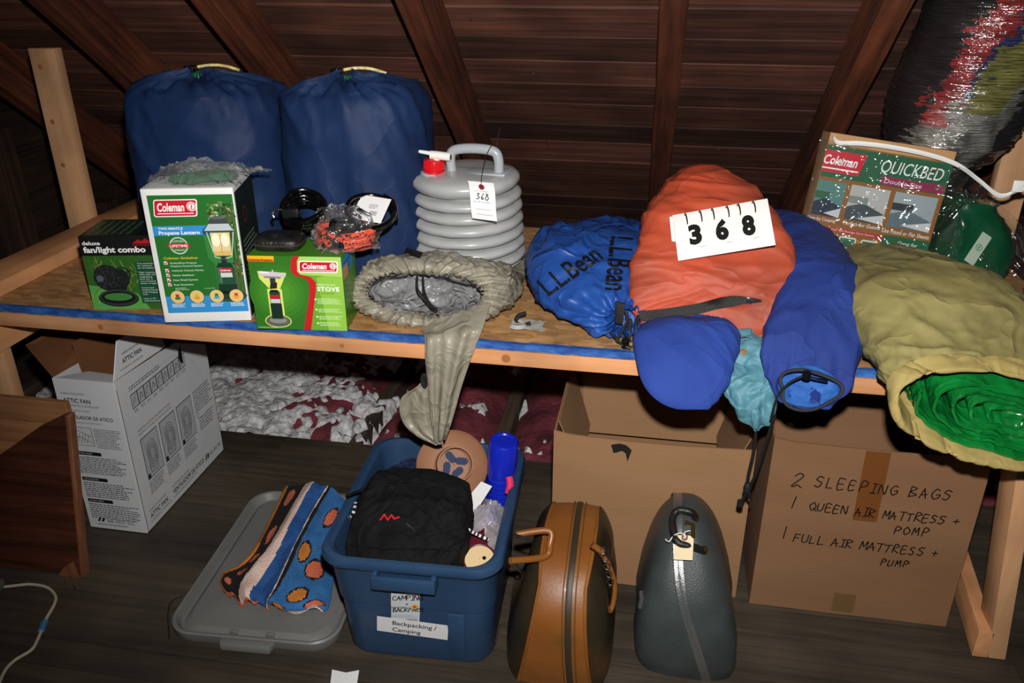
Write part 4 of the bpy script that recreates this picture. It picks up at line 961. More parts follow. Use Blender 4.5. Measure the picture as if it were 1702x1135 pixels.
# --- air bed carton with a green mattress, both in a clear zip bag
w, d, h = .328, .10, .385
rq = Matrix.Rotation(R(-9), 3, 'X') @ Matrix.Rotation(R(7), 3, 'Y') @ Matrix.Rotation(R(2), 3, 'Z')
t = thing('airbed_box', 'printed orange and green air bed carton tilted behind the olive bag', 'box', (.402, 2.30, .842), rq.to_euler())
M_kraft = mat('kraft_card', '#a98055', .7, '#b58c60', 3, bump=.1, bscale=60)
carton(t, w, d, h, M_kraft)
p = face(t, 'front', w, d, h, eps=.0003)
p.rect(0, 0, 1, .925, '#8a5a22', 1); p.rect(0, 0, .98, .3, '#a77a22', 1.5)
p.rect(0, .70, 1, .915, '#0e5a38', 2)
p.poly([(.0, .735), (.30, .735), (.33, .885), (.0, .885)], '#c4182c', 3); p.text('Coleman', -.0, .79, .062, WHITE, 4, width=.27, bold=.02, shear=.2); p.rect(.0, .757, .29, .767, WHITE, 4)
p.text('QUICKBED', .46, .79, .085, WHITE, 4, width=.49, bold=.02, shear=.22)
p.rrect(.48, .705, .99, .765, '#8c1f4a', 4, r=.008); p.text('Double Size', .51, .72, .03, '#f1dfe6', 5, width=.3, shear=.1)
for x0, x1, c1, c2, c3 in ((.0, .23, '#4f7f78', '#14263f', '#1c5a3a'), (.27, .585, '#b4b6b4', '#3a4850', '#7d8a84'), (.625, .965, '#9aa6ac', '#5d7078', '#2a3338')):
    p.rect(x0, .43, x1, .675, c1, 3); p.poly([(x0, .43), (x1, .43), (x1, .5), (x0+.4*(x1-x0), .56), (x0, .52)], c2, 4); p.rect(x0, .55, x0+.5*(x1-x0), .60, c3, 4.2); p.poly([(x0+.1, .45), (x1, .43), (x1, .5)], '#c8cdd0', 4.4)
p.text('Great for Camping!', -.02, .395, .022, WHITE, 4, width=.24, shear=.15); p.text('Perfect for Guests', .28, .395, .026, WHITE, 4, width=.3, shear=.15); p.text('Use Fitted or Flat Sheets', .60, .385, .028, WHITE, 4, width=.38, shear=.15)
p.rect(.1, .335, .66, .36, '#b81c30', 4); p.text('Four Bed Storage Carry System', .2, .341, .013, '#f1dfe6', 5, width=.35)
p.poly([(.0, .31), (.07, .33), (.07, .27), (.0, .25)], '#2f9bc8', 4); p.text('light', .0, .28, .028, WHITE, 5, width=.06, bold=.02); p.rect(.0, .24, .065, .255, '#c4202c', 4)
for x in (.11, .28, .46, .64): p.rrect(x, .2, x+.14, .31, '#dfe0d8', 4, r=.006); p.disc(x+.07, .26, .014, '#2f5a44', 5, ry=.01); p.rect(x+.01, .27, x+.13, .30, '#3a7a52', 5); p.para(x, .1, x+.14, .19, 6, '#efe0b8', 4)
p.para(0, .1, .09, .22, 8, '#efe0b8', 4); p.rect(.08, .05, .5, .075, '#b81c30', 4); p.text('Rapid, Complete Deflation', .09, .056, .014, WHITE, 5, width=.3); p.rect(.62, .29, 1, .37, '#0e5a38', 4.2); p.text('Great for', .75, .315, .026, WHITE, 5, width=.16, shear=.15)
p.build('front_print', t, local=True)
A = thing('folded_air_mattress', 'dark green folded air mattress in clear plastic right of the air bed carton', 'mattress', (.88, 2.33, DECK))
M_dkg = mat('dark_green_vinyl', '#0b3a24', .3, '#0f4a2e', 6, coat=.4)
loft([((.765, 2.36, .93), (0, .02, .03), (0, .02, 0), 2), ((.775, 2.36, .93), (.02, 0, .125), (0, .09, 0), 3), ((.84, 2.36, .925), (.02, 0, .13), (0, .10, 0), 3), ((.90, 2.36, .905), (.02, 0, .105), (0, .1, 0), 3), ((.944, 2.36, .885), (.01, 0, .07), (0, .07, 0), 3), ((.95, 2.36, .88), (.01, 0, .02), (0, .02, 0), 2)], 40, 70).build('mattress_body', M_dkg, A, disp=cloth(.014, 9, 41, .5), clampz=on_deck, angle=60)
pr = Print(at(1602, 432, Y=2.24), (.62, 0, -.36), (.45, .3, .85), eps=.0004, W=.03, H=.085)
pr.rect(0, 0, 1, 1, '#9aa99a', 1); pr.ring(.5, .55, .009, .002, '#1d7a44', 2); pr.rect(.44, .5, .56, .6, '#1d7a44', 2); pr.build('care_label', A)
# the zip bag itself
F = film_mat('clear_film', .13, .07, (.97, .98, .985), 1.12, .08, 40, milk=.05)
B = thing('zip_bag', 'clear plastic zip bag with white zipper around the air bed carton', 'bag', (.65, 2.3, DECK))
P = []
for i in range(130):
    u = i/129; row = []
    for j in range(110):
        v_ = j/109
        X = .385+.60*u; Zt = 1.205-.10*u-(.16*max(0, (u-.62)/.38) if u > .62 else 0); Zz = DECK+.004+(Zt-DECK)*v_+.03*u*0
        lean = .07*v_
        yy = 2.278+lean-.012*math.sin(PI*v_)-.02*math.sin(PI*u)
        q = Vector((X+.03*v_, yy, Zz)); yy += -abs(cloth(.022, 9, 44, .4)(q, None))*(.5+.9*u)-.003*abs(nz(q, 40))-.0032*math.sin(Zz*95+5*nz(q, 5))-.005*math.sin(X*58+5*nz(q, 6, 3))
        row.append((X+.035*v_, yy-.004, Zz))
    P.append(row)
MB().grid(P).build('front_film', F, B, angle=80)
P2 = [[(a[0], a[1]+.17+.02*math.sin(i*.2), a[2]) for a in r[::4]] for i, r in enumerate(P[::4])]
zl = [at(*q, Y=2.335) for q in ((1385, 226), (1394, 237), (1430, 238), (1480, 244), (1540, 256), (1590, 273), (1625, 298), (1655, 322), (1672, 324), (1690, 316), (1720, 312))]
zp = MB(); cz_ = catmull(zl, 70); zp.grid([[p_+Vector((0, -.003, .006)), p_+Vector((0, -.006, 0)), p_+Vector((0, -.003, -.006)), p_+Vector((0, .003, 0))] for p_ in cz_], cv=True, cap0=True, cap1=True)
zp.build('zipper', mat('white_zip', '#e4e4e2', .5), B)
MB().box((-.012, -.002, -.03), (.014, .002, .0), Matrix.Translation(at(1694, 300, Y=2.32))).build('zip_pull', mat('white_zip', '#e4e4e2', .5), B, bevel=.001)

# --- big roll wound in stretch film
RL = thing('film_wrapped_roll', 'thick upright roll of coloured bedding wound in glossy stretch film, top right', 'roll', (.80, 2.56, DECK))
cols = [mat('roll_black', '#0d0d0f', .5, '#1b1b1e', 14), mat('roll_red', '#8e1c22', .6, '#b22c30', 20), mat('roll_blue', '#1b2a66', .6, '#28397e', 20), mat('roll_olive', '#7a7a3a', .6, '#94914e', 20), mat('roll_film_glare', '#5f605a', .6, '#a9a9a2', 26)]  # last one, low and right: stretch film glare painted into the bedding colour
ks = [((.80, 2.56, .802), (.05, 0, 0), (0, .05, 0), 2), ((.80, 2.555, 1.0), (.06, 0, 0), (0, .05, 0), 2), ((.80, 2.55, 1.08), (.09, 0, .01), (0, .07, 0), 2), ((.80, 2.54, 1.13), (.135, 0, .02), (0, .10, .01), 2), ((.795, 2.52, 1.19), (.162, 0, .015), (0, .13, .01), 2), ((.79, 2.49, 1.28), (.172, 0, 0), (0, .14, .01), 2), ((.795, 2.43, 1.40), (.172, 0, 0), (0, .14, .01), 2), ((.805, 2.36, 1.52), (.172, 0, 0), (0, .14, .01), 2), ((.81, 2.29, 1.62), (.16, 0, 0), (0, .13, .01), 2), ((.81, 2.28, 1.63), (.02, 0, 0), (0, .02, 0), 2)]
def mroll(i, j):
    z = i/259; th = 2*PI*j/300; x = math.cos(th); s_ = x+.18*nz((x*2, z*7, 1), 2)+.16*nz((x*3, z*60, 2), 1.5)+.08*nz((x*12, z*120, 2), 1.5)-(z-.75)*1.2
    if math.sin(th) > .2: return 0
    if s_ < -.48: return 0
    if s_ < -.12: return 1 if z > .52 else 4
    if s_ < .02: return 2 if z > .6 else 4
    if s_ < .62: return 3 if z > .56 else 4
    return 0 if s_ > .8 else 4
loft(ks, 260, 300, mf=mroll).build('bedding', cols, RL, disp=lambda p, n_: .012*nz(p, 8)+.006*nz(Vector((p.x, p.y, p.z*4)), 12), angle=80)
F2 = film_mat('stretch_film', .16, .10, (.95, .95, .95), 1.15, .55, 22, (1, 1, 11), milk=.04)
k2 = [(c, tuple(Vector(u_)*1.05), tuple(Vector(v_)*1.05), e) for c, u_, v_, e in ks]
loft(k2, 150, 120).build('stretch_film', F2, RL, disp=lambda p, n_: .010*nz(p, 8)+.005*crease(Vector((p.x*.6+.8*p.z*.2, p.y*.6, p.z*7)), 9, 3), angle=80)

# ---------------------------------------------------------------- small things on the stove and lantern cartons
ST = .8008+.193+.0012
M_leath = mat('black_leather', '#141413', .4, '#22211f', 40, bump=.3, bscale=120)
t = thing('zip_pouch', 'flat black zipped pouch lying on the green stove box', 'pouch', (-.905, 1.835, ST), (0, 0, R(8)))
loft([((0, 0, .002), (.05, 0, 0), (0, .036, 0), 4), ((0, 0, .0), (.056, 0, 0), (0, .042, 0), 4), ((0, 0, .008), (.059, 0, 0), (0, .045, 0), 4), ((0, 0, .015), (.059, 0, 0), (0, .045, 0), 4), ((0, 0, .024), (.057, 0, 0), (0, .043, 0), 4), ((0, .002, .030), (.048, 0, 0), (0, .036, 0), 3.6), ((0, .003, .0325), (.02, 0, 0), (0, .015, 0), 3), ((0, .003, .033), (.003, 0, 0), (0, .003, 0), 2)], 40, 60).build('pouch_body', M_leath, t, local=True, disp=lambda p, n_: .002*nz(p, 30))
MB().tube([(.0595*math.copysign(abs(math.cos(a))**.5, math.cos(a)), .0455*math.copysign(abs(math.sin(a))**.5, math.sin(a)), .014) for a in [2*PI*k/60 for k in range(60)]], .0022, 6, closed=True).build('zipper', mat('brown_zip', '#3c3626', .5), t, local=True)
M_gloss = mat('glossy_black_vinyl', '#070708', .12, coat=.6)
def coil(t, c, r, tilt, turns, wire, seed, name='cable'):
    random.seed(seed); mb = MB(); m = Matrix.Translation(c) @ tilt; pts = []
    for k in range(int(turns*30)+1):
        a = 2*PI*k/30; q = k/(turns*30)
        rr = r*(1+.06*math.sin(a*.37+seed)); pts.append(m @ Vector((rr*math.cos(a)*1.08, rr*math.sin(a), wire*1.6*(q-.5)*turns*.8+.004*math.sin(a*2+seed))))
    return mb.tube(pts, wire, 9).build(name, M_gloss, t)
t = thing('coiled_cable_lock', 'coiled black cable with a silver padlock behind the zipped pouch', 'cable lock', (-.895, 1.93, ST))
coil(t, (-.868, 1.915, 1.062), .047, Matrix.Rotation(R(32), 4, 'X') @ Matrix.Rotation(R(8), 4, 'Y'), 5.4, .0072, 3)
M_steel = MATS['bright_steel']
pl = MB().box((-.021, -.007, -.011), (.021, .007, .011), Matrix.Translation((-.885, 1.87, 1.070)) @ Matrix.Rotation(R(-6), 4, 'Y')).build('padlock', mat('dark_steel', '#55585c', .25, metal=.9), t, bevel=.003)
MB().tube(catmull([(-.906, 1.868, 1.078), (-.922, 1.866, 1.077), (-.931, 1.865, 1.068), (-.928, 1.865, 1.058)], 20), .0035, 8).build('shackle', M_steel, pl)
MB().tube([(-.864, 1.87, 1.072), (-.856, 1.868, 1.073)], .006, 10).build('lock_end', M_steel, pl)
MB().tube(catmull([(-.862, 1.875, 1.03), (-.853, 1.872, 1.045), (-.842, 1.88, 1.055)], 12), .003, 6).build('rubber_band', mat('tan_rubber', '#8a6236', .6), t)
def film_heap(name, label, c, sx, sy, sz, seed, parent=None, mat_=None, amp=.02):
    """crumpled clear bag: closed, lumpy and creased"""
    t = thing(name, label, 'plastic bag', (c[0], c[1], c[2]))
    rings = [((c[0], c[1], c[2]+sz*zz), (sx*rr, 0, 0), (0, sy*rr, 0), 2.2) for zz, rr in ((.02, .3), (.0, .85), (.12, 1), (.4, .95), (.7, .75), (.92, .45), (1, .12))]
    loft(rings, 44, 60).build('film', mat_ or film_mat('crinkly_film', .06, .14, (.97, .97, .98), 1.15, .5, 30, milk=.35), t, disp=lambda p, n_: cloth(amp, 14, seed, .8)(p, n_)+cloth(amp*.35, 34, seed+2, .5)(p, n_), angle=25, clampz=lambda q: c[2])
    return t
film_heap('plastic_bag', 'crumpled clear plastic bag between the two cable locks', (-.785, 1.905, ST), .052, .038, .098, 3)
# orange rope hank in its own clear bag
t = thing('orange_rope', 'hank of orange braided rope on the right of the stove box', 'rope', (-.735, 1.86, ST))
M_rope = mat('orange_braid', '#d2442a', .7, '#e8603c', 60, bump=.6, bscale=160)
M_fleck = mat('rope_fleck', '#3a1410', .8)
for k in range(3):
    pts = [Vector((-.748+.066*math.cos(a)+.004*k, 1.868+.042*math.sin(a)-.002*k, ST+.010+.015*k+.004*math.sin(2*a+k))) for a in [2*PI*i/48 for i in range(48)]]
    rp = MB().tube(pts, .0085, 9, closed=True).build('rope_loop', M_rope, t)
    mb = MB()
    for q in range(0, 48):
        if pts[q].y < 1.872: mb.box((-.003, -.0092, -.0018), (.003, .0, .0018), Matrix.Translation(pts[q]+Vector((0, 0, random.uniform(-.003, .004)))))
    tag(mb.build('fleck', M_fleck, rp), kind='stuff')
film_heap('plastic_bag', 'clear plastic bag around the orange rope hank', (-.745, 1.865, ST), .088, .062, .085, 9)
t = thing('coiled_cable_lock', 'coiled black cable round a white card, with keys, on the orange rope', 'cable lock', (-.70, 1.9, ST+.05))
coil(t, (-.688, 1.905, 1.072), .053, Matrix.Rotation(R(30), 4, 'X') @ Matrix.Rotation(R(10), 4, 'Y'), 3.2, .0062, 8)
cm = Matrix.Translation((-.690, 1.898, 1.076)) @ Matrix.Rotation(R(35), 4, 'X') @ Matrix.Rotation(R(-8), 4, 'Z')
cd = MB().prism([cm @ Vector(q) for q in ((-.04, -.030, 0), (.04, -.030, 0), (.04, .046, 0), (-.04, .046, 0))], (0, 0, .0008)).build('backing_card', M_paper, t)
pr = Print(cm @ Vector((-.04, -.030, .001)), cm.to_3x3() @ Vector((1, 0, 0)), cm.to_3x3() @ Vector((0, 1, 0)), eps=.0003, W=.08, H=.076)
for k in range(14): pr.rect(.5+.018*k, .25, .5+.018*k+random.uniform(.004, .012), .42, BLACK, 1)
pr.para(.4, .5, .7, .7, 5, '#77777a', 1); pr.build('bar_print', cd)
MB().box((-.034, -.022, -.018), (.034, .022, .018), Matrix.Translation((-.738, 1.842, 1.052)) @ Matrix.Rotation(R(10), 4, 'Z')).build('lock_body', M_blackpl, t, bevel=.009, seg=3)
MB().lathe([(.001, .001), (.006, .001), (.007, 0)], 12, (0, 0, 0), Matrix.Translation((-.745, 1.819, 1.052)) @ Matrix.Rotation(R(90), 4, 'X')).build('keyhole', mat('brass', '#a88a4a', .3, metal=.9), t)
MB().tube(catmull([(-.71, 1.87, 1.088), (-.70, 1.862, 1.09), (-.688, 1.86, 1.084), (-.676, 1.862, 1.078)], 12), .004, 8).build('clasp', M_steel, t)
MB().tube([(-.742+.010*math.cos(a), 1.812+.003*math.sin(a), 1.028+.012*math.sin(a)) for a in [2*PI*i/24 for i in range(24)]], .0011, 6, closed=True).build('key_ring', M_steel, t)
for k, (kx, kz, an) in enumerate(((-.748, 1.017, 145), (-.738, 1.014, 215))):
    m = Matrix.Translation((kx, 1.806-.002*k, kz)) @ Matrix.Rotation(R(an), 4, 'Y')
    b_ = [(.011*math.cos(a), 0, .011*math.sin(a)) for a in [2*PI*i/16 for i in range(16)]]
    MB().prism([m @ Vector(q) for q in b_], (0, .0016, 0)).build('key', M_steel, t)
    MB().prism([m @ Vector(q) for q in ((.009, 0, -.0035), (.036, 0, -.0035), (.04, 0, 0), (.036, 0, .003), (.03, 0, .0015), (.026, 0, .0035), (.02, 0, .0015), (.009, 0, .0035))], (0, .0016, 0)).build('key_blade', M_steel, t)
# green cloth in a clear bag on the lantern box
LT = .8008+.345+.0012
t = thing('bagged_green_cloth', 'folded green cloth in a clear plastic bag on the white lantern box', 'plastic bag', (-1.12, 1.88, LT))
loft([((-1.09, 1.85, LT+.003), (.03, .01, 0), (0, .02, 0), 2), ((-1.09, 1.85, LT+.001), (.07, .02, 0), (0, .035, 0), 2.5), ((-1.09, 1.85, LT+.012), (.075, .02, .0), (0, .036, 0), 2.5), ((-1.09, 1.85, LT+.02), (.06, .02, 0), (0, .028, 0), 2.2), ((-1.09, 1.85, LT+.022), (.01, 0, 0), (0, .006, 0), 2)], 26, 50).build('green_cloth', mat('green_cloth', '#125a34', .7), t, disp=cloth(.007, 30, 2), clampz=lambda q: LT)
P = []
for i in range(46):
    r = []
    for j in range(30):
        u, v_ = i/45, j/29; q = Vector((-1.215+.235*u+.02*v_, 1.80+.13*v_+.03*u*v_, 0))
        hgt = .042*math.sin(PI*min(1, v_*1.1))*math.sin(PI*(.12+.76*u))+.004
        r.append((q.x, q.y-.02*math.sin(PI*u), LT+hgt+abs(cloth(.016, 17, 5, .8)(q, None))))
    P.append(r)
MB().grid(P).build('film', film_mat('smoky_film', .16, .2, (.9, .92, .92), 1.15, .4, 20, milk=.55), t, angle=30)
# ---------------------------------------------------------------- on the floor
FL = .0015
M_corr = mat('corrugated_card', '#8d6947', .8, '#957150', 3, (1, 1, 3), bump=.12, bscale=40, bstretch=(1, 1, 8), contrast=(.3, .7))
M_corr2 = mat('corrugated_card_aged', '#7a573b', .8, '#825f42', 3, (1, 1, 3), bump=.12, bscale=40, bstretch=(1, 1, 8), contrast=(.3, .7))
M_whitecor = mat('white_corrugated', '#c8cbcf', .6, '#d2d4d7', 3, bump=.05, bscale=50)
M_brownin = mat('brown_card_inside', '#6e4424', .8, '#7c5030', 4)
def panel(mb, pts, d, mi=0): mb.prism(pts, d, mi)
def sheet(pts, d, name, m, parent): return MB().prism([Vector(q) for q in pts], d).build(name, m, parent, smooth=False, bevel=.0008, seg=1)
# --- white attic-fan carton, flaps open
x0, x1, y0, y1, hb = -1.688, -1.492, 1.875, 2.372, .535
t = thing('attic_fan_box', 'tall white printed carton with open brown flaps under the left of the shelf', 'box', ((x0+x1)/2, (y0+y1)/2, FL))
th = .004
sheet([(x0, y0, FL), (x1, y0, FL), (x1, y0, hb), (x0, y0, hb)], (0, th, 0), 'front_panel', M_whitecor, t)
sheet([(x1, y0+.0045, FL), (x1, y1, FL), (x1, y1, .43), (x1, 2.2, .515), (x1, y0+.0045, hb)], (-th, 0, 0), 'side_panel', M_whitecor, t)
sheet([(x0, y0+.0045, FL), (x0, y1, FL), (x0, y1, .50), (x0, y0+.0045, hb)], (th, 0, 0), 'side_panel', M_whitecor, t)
sheet([(x0, y1, FL), (x1, y1, FL), (x1, y1, .43), (x0, y1, .5)], (0, -th, 0), 'back_panel', M_brownin, t)
sheet([(x0, y0, FL), (x1, y0, FL), (x1, y1, FL), (x0, y1, FL)], (0, 0, th), 'bottom_panel', M_brownin, t)
# flaps: right flap standing, left flap thrown outwards, front flap tucked, inner flap standing
fr_ = sheet([(x1, y0+.005, hb+.002), (x1, 2.15, .525), (x1-.02, 2.14, .63), (x1-.012, 1.945, .635)], (-th, 0, 0), 'flap', M_whitecor, t)
sheet([(x0, y0+.005, hb), (x0, 2.22, .525), (x0-.085, 2.36, .60), (x0-.165, 1.99, .575)], (.001, 0, -th), 'flap', M_brownin, t)
sheet([(x0+.004, y0+.004, hb), (x1-.006, y0+.004, hb), (x1-.012, y0+.07, hb-.012), (x0+.06, y0+.08, hb-.012)], (0, 0, -th), 'flap', M_whitecor, t)
sheet([(x1-.10, 2.1, .49), (x1-.006, 2.12, .50), (x1-.006, 2.16, .655), (x1-.11, 2.14, .655)], (0, th, 0), 'flap', M_brownin, t)
sheet([(x0+.005, 2.0, .40), (x0+.03, 2.3, .40), (x0+.03, 2.32, .60), (x0+.005, 1.98, .60)], (th, 0, 0), 'inner_liner', M_brownin, t)
INK = '#17181c'
p = Print((x0, y0, FL), (1, 0, 0), (0, 0, 1), eps=.0003, W=x1-x0, H=hb)
p.text('GABLE-MOUNTED', .08, .905, .012, INK, 1, width=.40); p.text('ATTIC FAN', .10, .855, .026, INK, 1, width=.45, bold=.02); p.text('AUTOMATIC CONTROLLER', .10, .83, .013, INK, 1, width=.57)
p.text('MONTAJE EN ALERO', .10, .80, .011, INK, 1, width=.40); p.text('VENTILADOR DE ATICO', .06, .752, .022, INK, 1, width=.80, bold=.02); p.text('CONTROLADOR AUTOMATICO', .08, .725, .010, INK, 1, width=.56)
p.rect(.02, .58, .45, .70, '#55575c', 1); p.rect(.03, .583, .44, .697, '#c2c5c8', 2); p.stroke([(.05, .62), (.2, .68), (.42, .64)], .0015, INK, 3); p.stroke([(.05, .59), (.22, .64), (.42, .6)], .0015, INK, 3)
for k in range(6): p.stroke([(.08+.05*k, .6), (.14+.05*k, .66-.01*(k % 2))], .0012, INK, 3)
p.para(.48, .57, .93, .70, 11, '#5a5c62', 1, fill=.45)
for y, tx in ((.52, 'ATTIC FANS'), (.345, 'WHOLE HOUSE FANS'), (.195, 'INTAKE VENTS')):
    p.rrect(.08, y-.004, .52, y+.02, INK, 1, r=.004); p.text(tx, .11, y+.003, .010, '#c8c8c8', 2, width=.25); p.para(.08, y-.13 if y > .5 else y-.12, .97, y-.012, 10 if y > .5 else 8, '#43454a', 1, fill=.5)
p.poly([(.16, .055), (.21, .085), (.24, .085), (.2, .055)], INK, 1); p.poly([(.23, .055), (.27, .085), (.3, .075), (.27, .055)], INK, 1); p.text('AIR VENT INC.', .33, .052, .024, INK, 1, width=.5); p.para(.16, .03, .75, .042, 1, '#43454a', 1)
p.build('front_print', t)
LW = y1-y0
p = Print((x1, y0, FL), (0, 1, 0), (0, 0, 1), eps=.0003, W=LW, H=hb)
p.rect(.012, .0, .018, .95, '#6a4a3a', 1)
for k in range(9):
    a = .12+.067*k; p.rect(a, .775, a+.067, .865, INK, 1); p.rect(a+.004, .78, a+.063, .86, '#b9bcc0', 2); p.stroke([(a+.015, .79), (a+.03, .84), (a+.05, .80 if k % 2 else .85)], .002, '#4a4c52', 3); p.ring(a+.033, .82, .006+.003*(k % 3), .0012, '#4a4c52', 3); p.para(a+.01, .745, a+.06, .765, 2, '#6a6c72', 1)
p.disc(.70, .86, .02, '#0d0d0e', 4, ry=.03, a0=90, a1=270)
p.para(.12, .885, .5, .915, 2, '#5a5c62', 1)
p.text('INSTALLATION INSTRUCTIONS', .12, .625, .014, INK, 1, width=.36); p.text('INSTRUCCIONES DE INSTALACION', .12, .60, .012, INK, 1, width=.36)
for k in range(3):
    a = .12+.205*k; p.rect(a, .30, a+.18, .575, INK, 1); p.rect(a+.005, .305, a+.175, .57, '#b4b7bb', 2)
    for q in range(4): p.ring(a+.09, .44, .026-.005*q, .0016, '#3f4147', 3, ry=.05-.009*q)
    for q in range(7): p.stroke([(a+.05+.015*q, .33+.01*q), (a+.03+.02*q, .54-.012*q)], .0012, '#55575d', 3)
    p.stroke([(a+.04, .38), (a+.05, .33), (a+.12, .33), (a+.13, .40)], .002, '#34363b', 3); p.rect(a+.006, .305, a+.03, .335, INK, 4); p.para(a, .2, a+.17, .29, 7, '#6a6c72', 1)
p.para(.74, .42, .98, .58, 9, '#6a6c72', 1); p.para(.76, .28, .96, .38, 5, '#6a6c72', 1); p.ring(.755, .40, .009, .0015, INK, 2)
p.ring(.52, .5, .19, .0012, '#a2a5a9', 1, n=60, ry=.215)
p.text('GABLE-MOUNTED', .06, .112, .014, INK, 1, width=.2); p.text('ATTIC FAN', .065, .066, .030, INK, 1, width=.2, bold=.02); p.text('AUTOMATIC CONTROLLER', .06, .038, .014, INK, 1, width=.24)
p.text('MONTAJE EN ALERO', .33, .112, .014, INK, 1, width=.22); p.text('VENTILADOR DE ATICO', .33, .066, .030, INK, 1, width=.40, bold=.02); p.text('CONTROLADOR AUTOMATICO', .33, .038, .014, INK, 1, width=.3)
p.poly([(.75, .06), (.765, .10), (.78, .10), (.765, .06)], INK, 1); p.poly([(.775, .06), (.79, .10), (.805, .085), (.795, .06)], INK, 1); p.text('AIR VENT INC.', .815, .06, .028, INK, 1, width=.165)
p.build('side_print', t)
ff = Vector((x1, y0+.005, hb+.002)); fu = (Vector((x1, 2.15, .525))-ff).normalized(); fv2 = Vector((-.05, .0, 1)).normalized()
p = Print(ff, fu, fv2, eps=.0006, W=.28, H=.1)
p.text('GABLE-MOUNTED', .22, .60, .06, INK, 1, width=.3); p.text('ATTIC FAN', .2, .34, .14, INK, 1, width=.34, bold=.02); p.text('AUTOMATIC CONTROLLER', .14, .16, .06, INK, 1, width=.40); p.text('VENTILADOR DE ATICO', .72, .5, .14, INK, 1, width=.3, bold=.02); p.build('flap_print', fr_)

# --- old dark wooden crate at the left edge
M_old = wood('red_brown_plank', '#34190f', '#5a3020', 'x', .5, 3, .4, .15)
M_edge = wood('pale_cut_edge', '#6e4128', '#8a563a', 'z', .8, 4, .3, .1)
M_pold = wood('aged_pine', '#8a5b38', '#a8744c', 'x', .7, 3, .2, .12)
t = thing('wooden_crate', 'dark red-brown wooden crate with pale cut edges at the left edge of the frame', 'crate', (-1.8, 1.75, FL))
A_, B_, C_, D_, E_ = (at(*q, Y=1.66) for q in ((62, 712), (108, 690), (131, 948), (-70, 975), (-70, 806)))
for q in (C_, D_): q.z = FL
mid1 = B_.lerp(C_, .5); mid2 = E_.lerp(D_, .45)
MB().prism([A_, B_, mid1+Vector((0, 0, .001)), mid2+Vector((0, 0, .001)), E_], (0, .022, 0)).build('side_board', M_old, t, smooth=False, bevel=.002, seg=1)
MB().prism([mid2, mid1, C_, D_], (0, .022, 0)).build('side_board', M_old, t, smooth=False, bevel=.002, seg=1)
MB().prism([B_+Vector((.001, -.002, .0)), B_+Vector((.013, -.002, -.002)), C_+Vector((.014, -.002, 0)), C_+Vector((.001, -.002, 0))], (0, .026, 0)).build('corner_batten', M_edge, t, bevel=.002, seg=1)
MB().prism([C_+Vector((-.07, -.003, 0)), C_+Vector((.0, -.003, 0)), C_+Vector((-.006, -.003, .06)), C_+Vector((-.04, -.003, .035))], (0, -.002, 0)).build('broken_patch', M_edge, t)
for k in range(6):
    zt = .552-.072*k
    MB().box((-2.05, 1.72, zt-.0705), (-1.528-.016*k, 1.74, zt)).build('back_board', M_pold, t, bevel=.002, seg=1, smooth=False)
MB().box((-2.05, 1.684, FL), (-2.02, 1.719, .56)).build('end_board', M_pold, t, bevel=.002, seg=1, smooth=False)

# --- grey lid lying upside down
M_lid = mat('grey_lid_plastic', '#6a6a68', .42, '#727270', 5, coat=.05)
lx, ly = -.985, 1.81
t = thing('bin_lid', 'grey plastic bin lid lying upside down on the floor left of the bin', 'lid', (lx, ly, FL), (0, 0, R(3.5)))
def rr_ring(hx_, hy_, z, r, n=15, cx=0, cy=0):
    pts = []
    for sx, sy, a0 in ((1, 1, 0), (-1, 1, 90), (-1, -1, 180), (1, -1, 270)):
        for k in range(n):
            a = R(a0+90*k/(n-1)); pts.append((cx+sx*(hx_-r)+r*math.cos(a), cy+sy*(hy_-r)+r*math.sin(a), z))
    return pts
MB().grid([rr_ring(.228, .315, .0, .07), rr_ring(.232, .32, .014, .072), rr_ring(.234, .322, .030, .074), rr_ring(.230, .318, .034, .072), rr_ring(.224, .312, .032, .068), rr_ring(.214, .302, .012, .06), rr_ring(.206, .294, .010, .055), rr_ring(.192, .28, .022, .05), rr_ring(.186, .274, .023, .046), rr_ring(.02, .03, .023, .01)], cv=True, cap0=True, cap1=True).build('tray', M_lid, t, local=True, angle=30)
for s in (1, -1):
    MB().prism([(-.075, s*.317, .004), (.075, s*.317, .004), (.066, s*.343, .004), (-.066, s*.343, .004)], (0, 0, .022)).build('latch_tab', M_lid, t, local=True, bevel=.004)
    for q in (-.05, .05): MB().box((q-.012, s*.288-.005, .0125), (q+.012, s*.288+.005, .024)).build('latch_slot', M_lid, t, local=True, bevel=.002)

# --- beach towel on the lid
tw = [mat('towel_black', '#15110f', .95, bump=.5, bscale=160), mat('towel_white', '#d8b8aa', .95, '#e6ccc0', 20, bump=.5, bscale=160), mat('towel_blue', '#1a4580', .95, '#265694', 20, bump=.5, bscale=160), mat('towel_orange', '#bd6e2a', .95, '#c87e32', 20, bump=.5, bscale=160), mat('towel_coral', '#c25a3c', .95, '#cc7050', 20, bump=.5, bscale=160), mat('towel_light_blue', '#28609a', .95, '#346fa8', 20, bump=.5, bscale=160)]
t = thing('beach_towel', 'striped beach towel in orange, black, pale pink and blue draped over the grey lid', 'towel', (-.85, 1.85, .03))
TLp = [at(*q, Z=zz) for q, zz in (((365, 990), .045), ((485, 815), .10))]
far = [at(472, 812, Z=.07), at(505, 803, Z=.13), at(535, 805, Z=.14), at(566, 822, Z=.10), at(585, 850, Z=.06)]
midl = [at(415, 925, Z=.05), at(450, 900, Z=.10), at(485, 900, Z=.11), at(512, 905, Z=.085), at(560, 925, Z=.05)]
near = [at(368, 958, Z=.045), at(398, 965, Z=.07), at(440, 985, Z=.075), at(475, 995, Z=.07), at(548, 1000, Z=.045)]
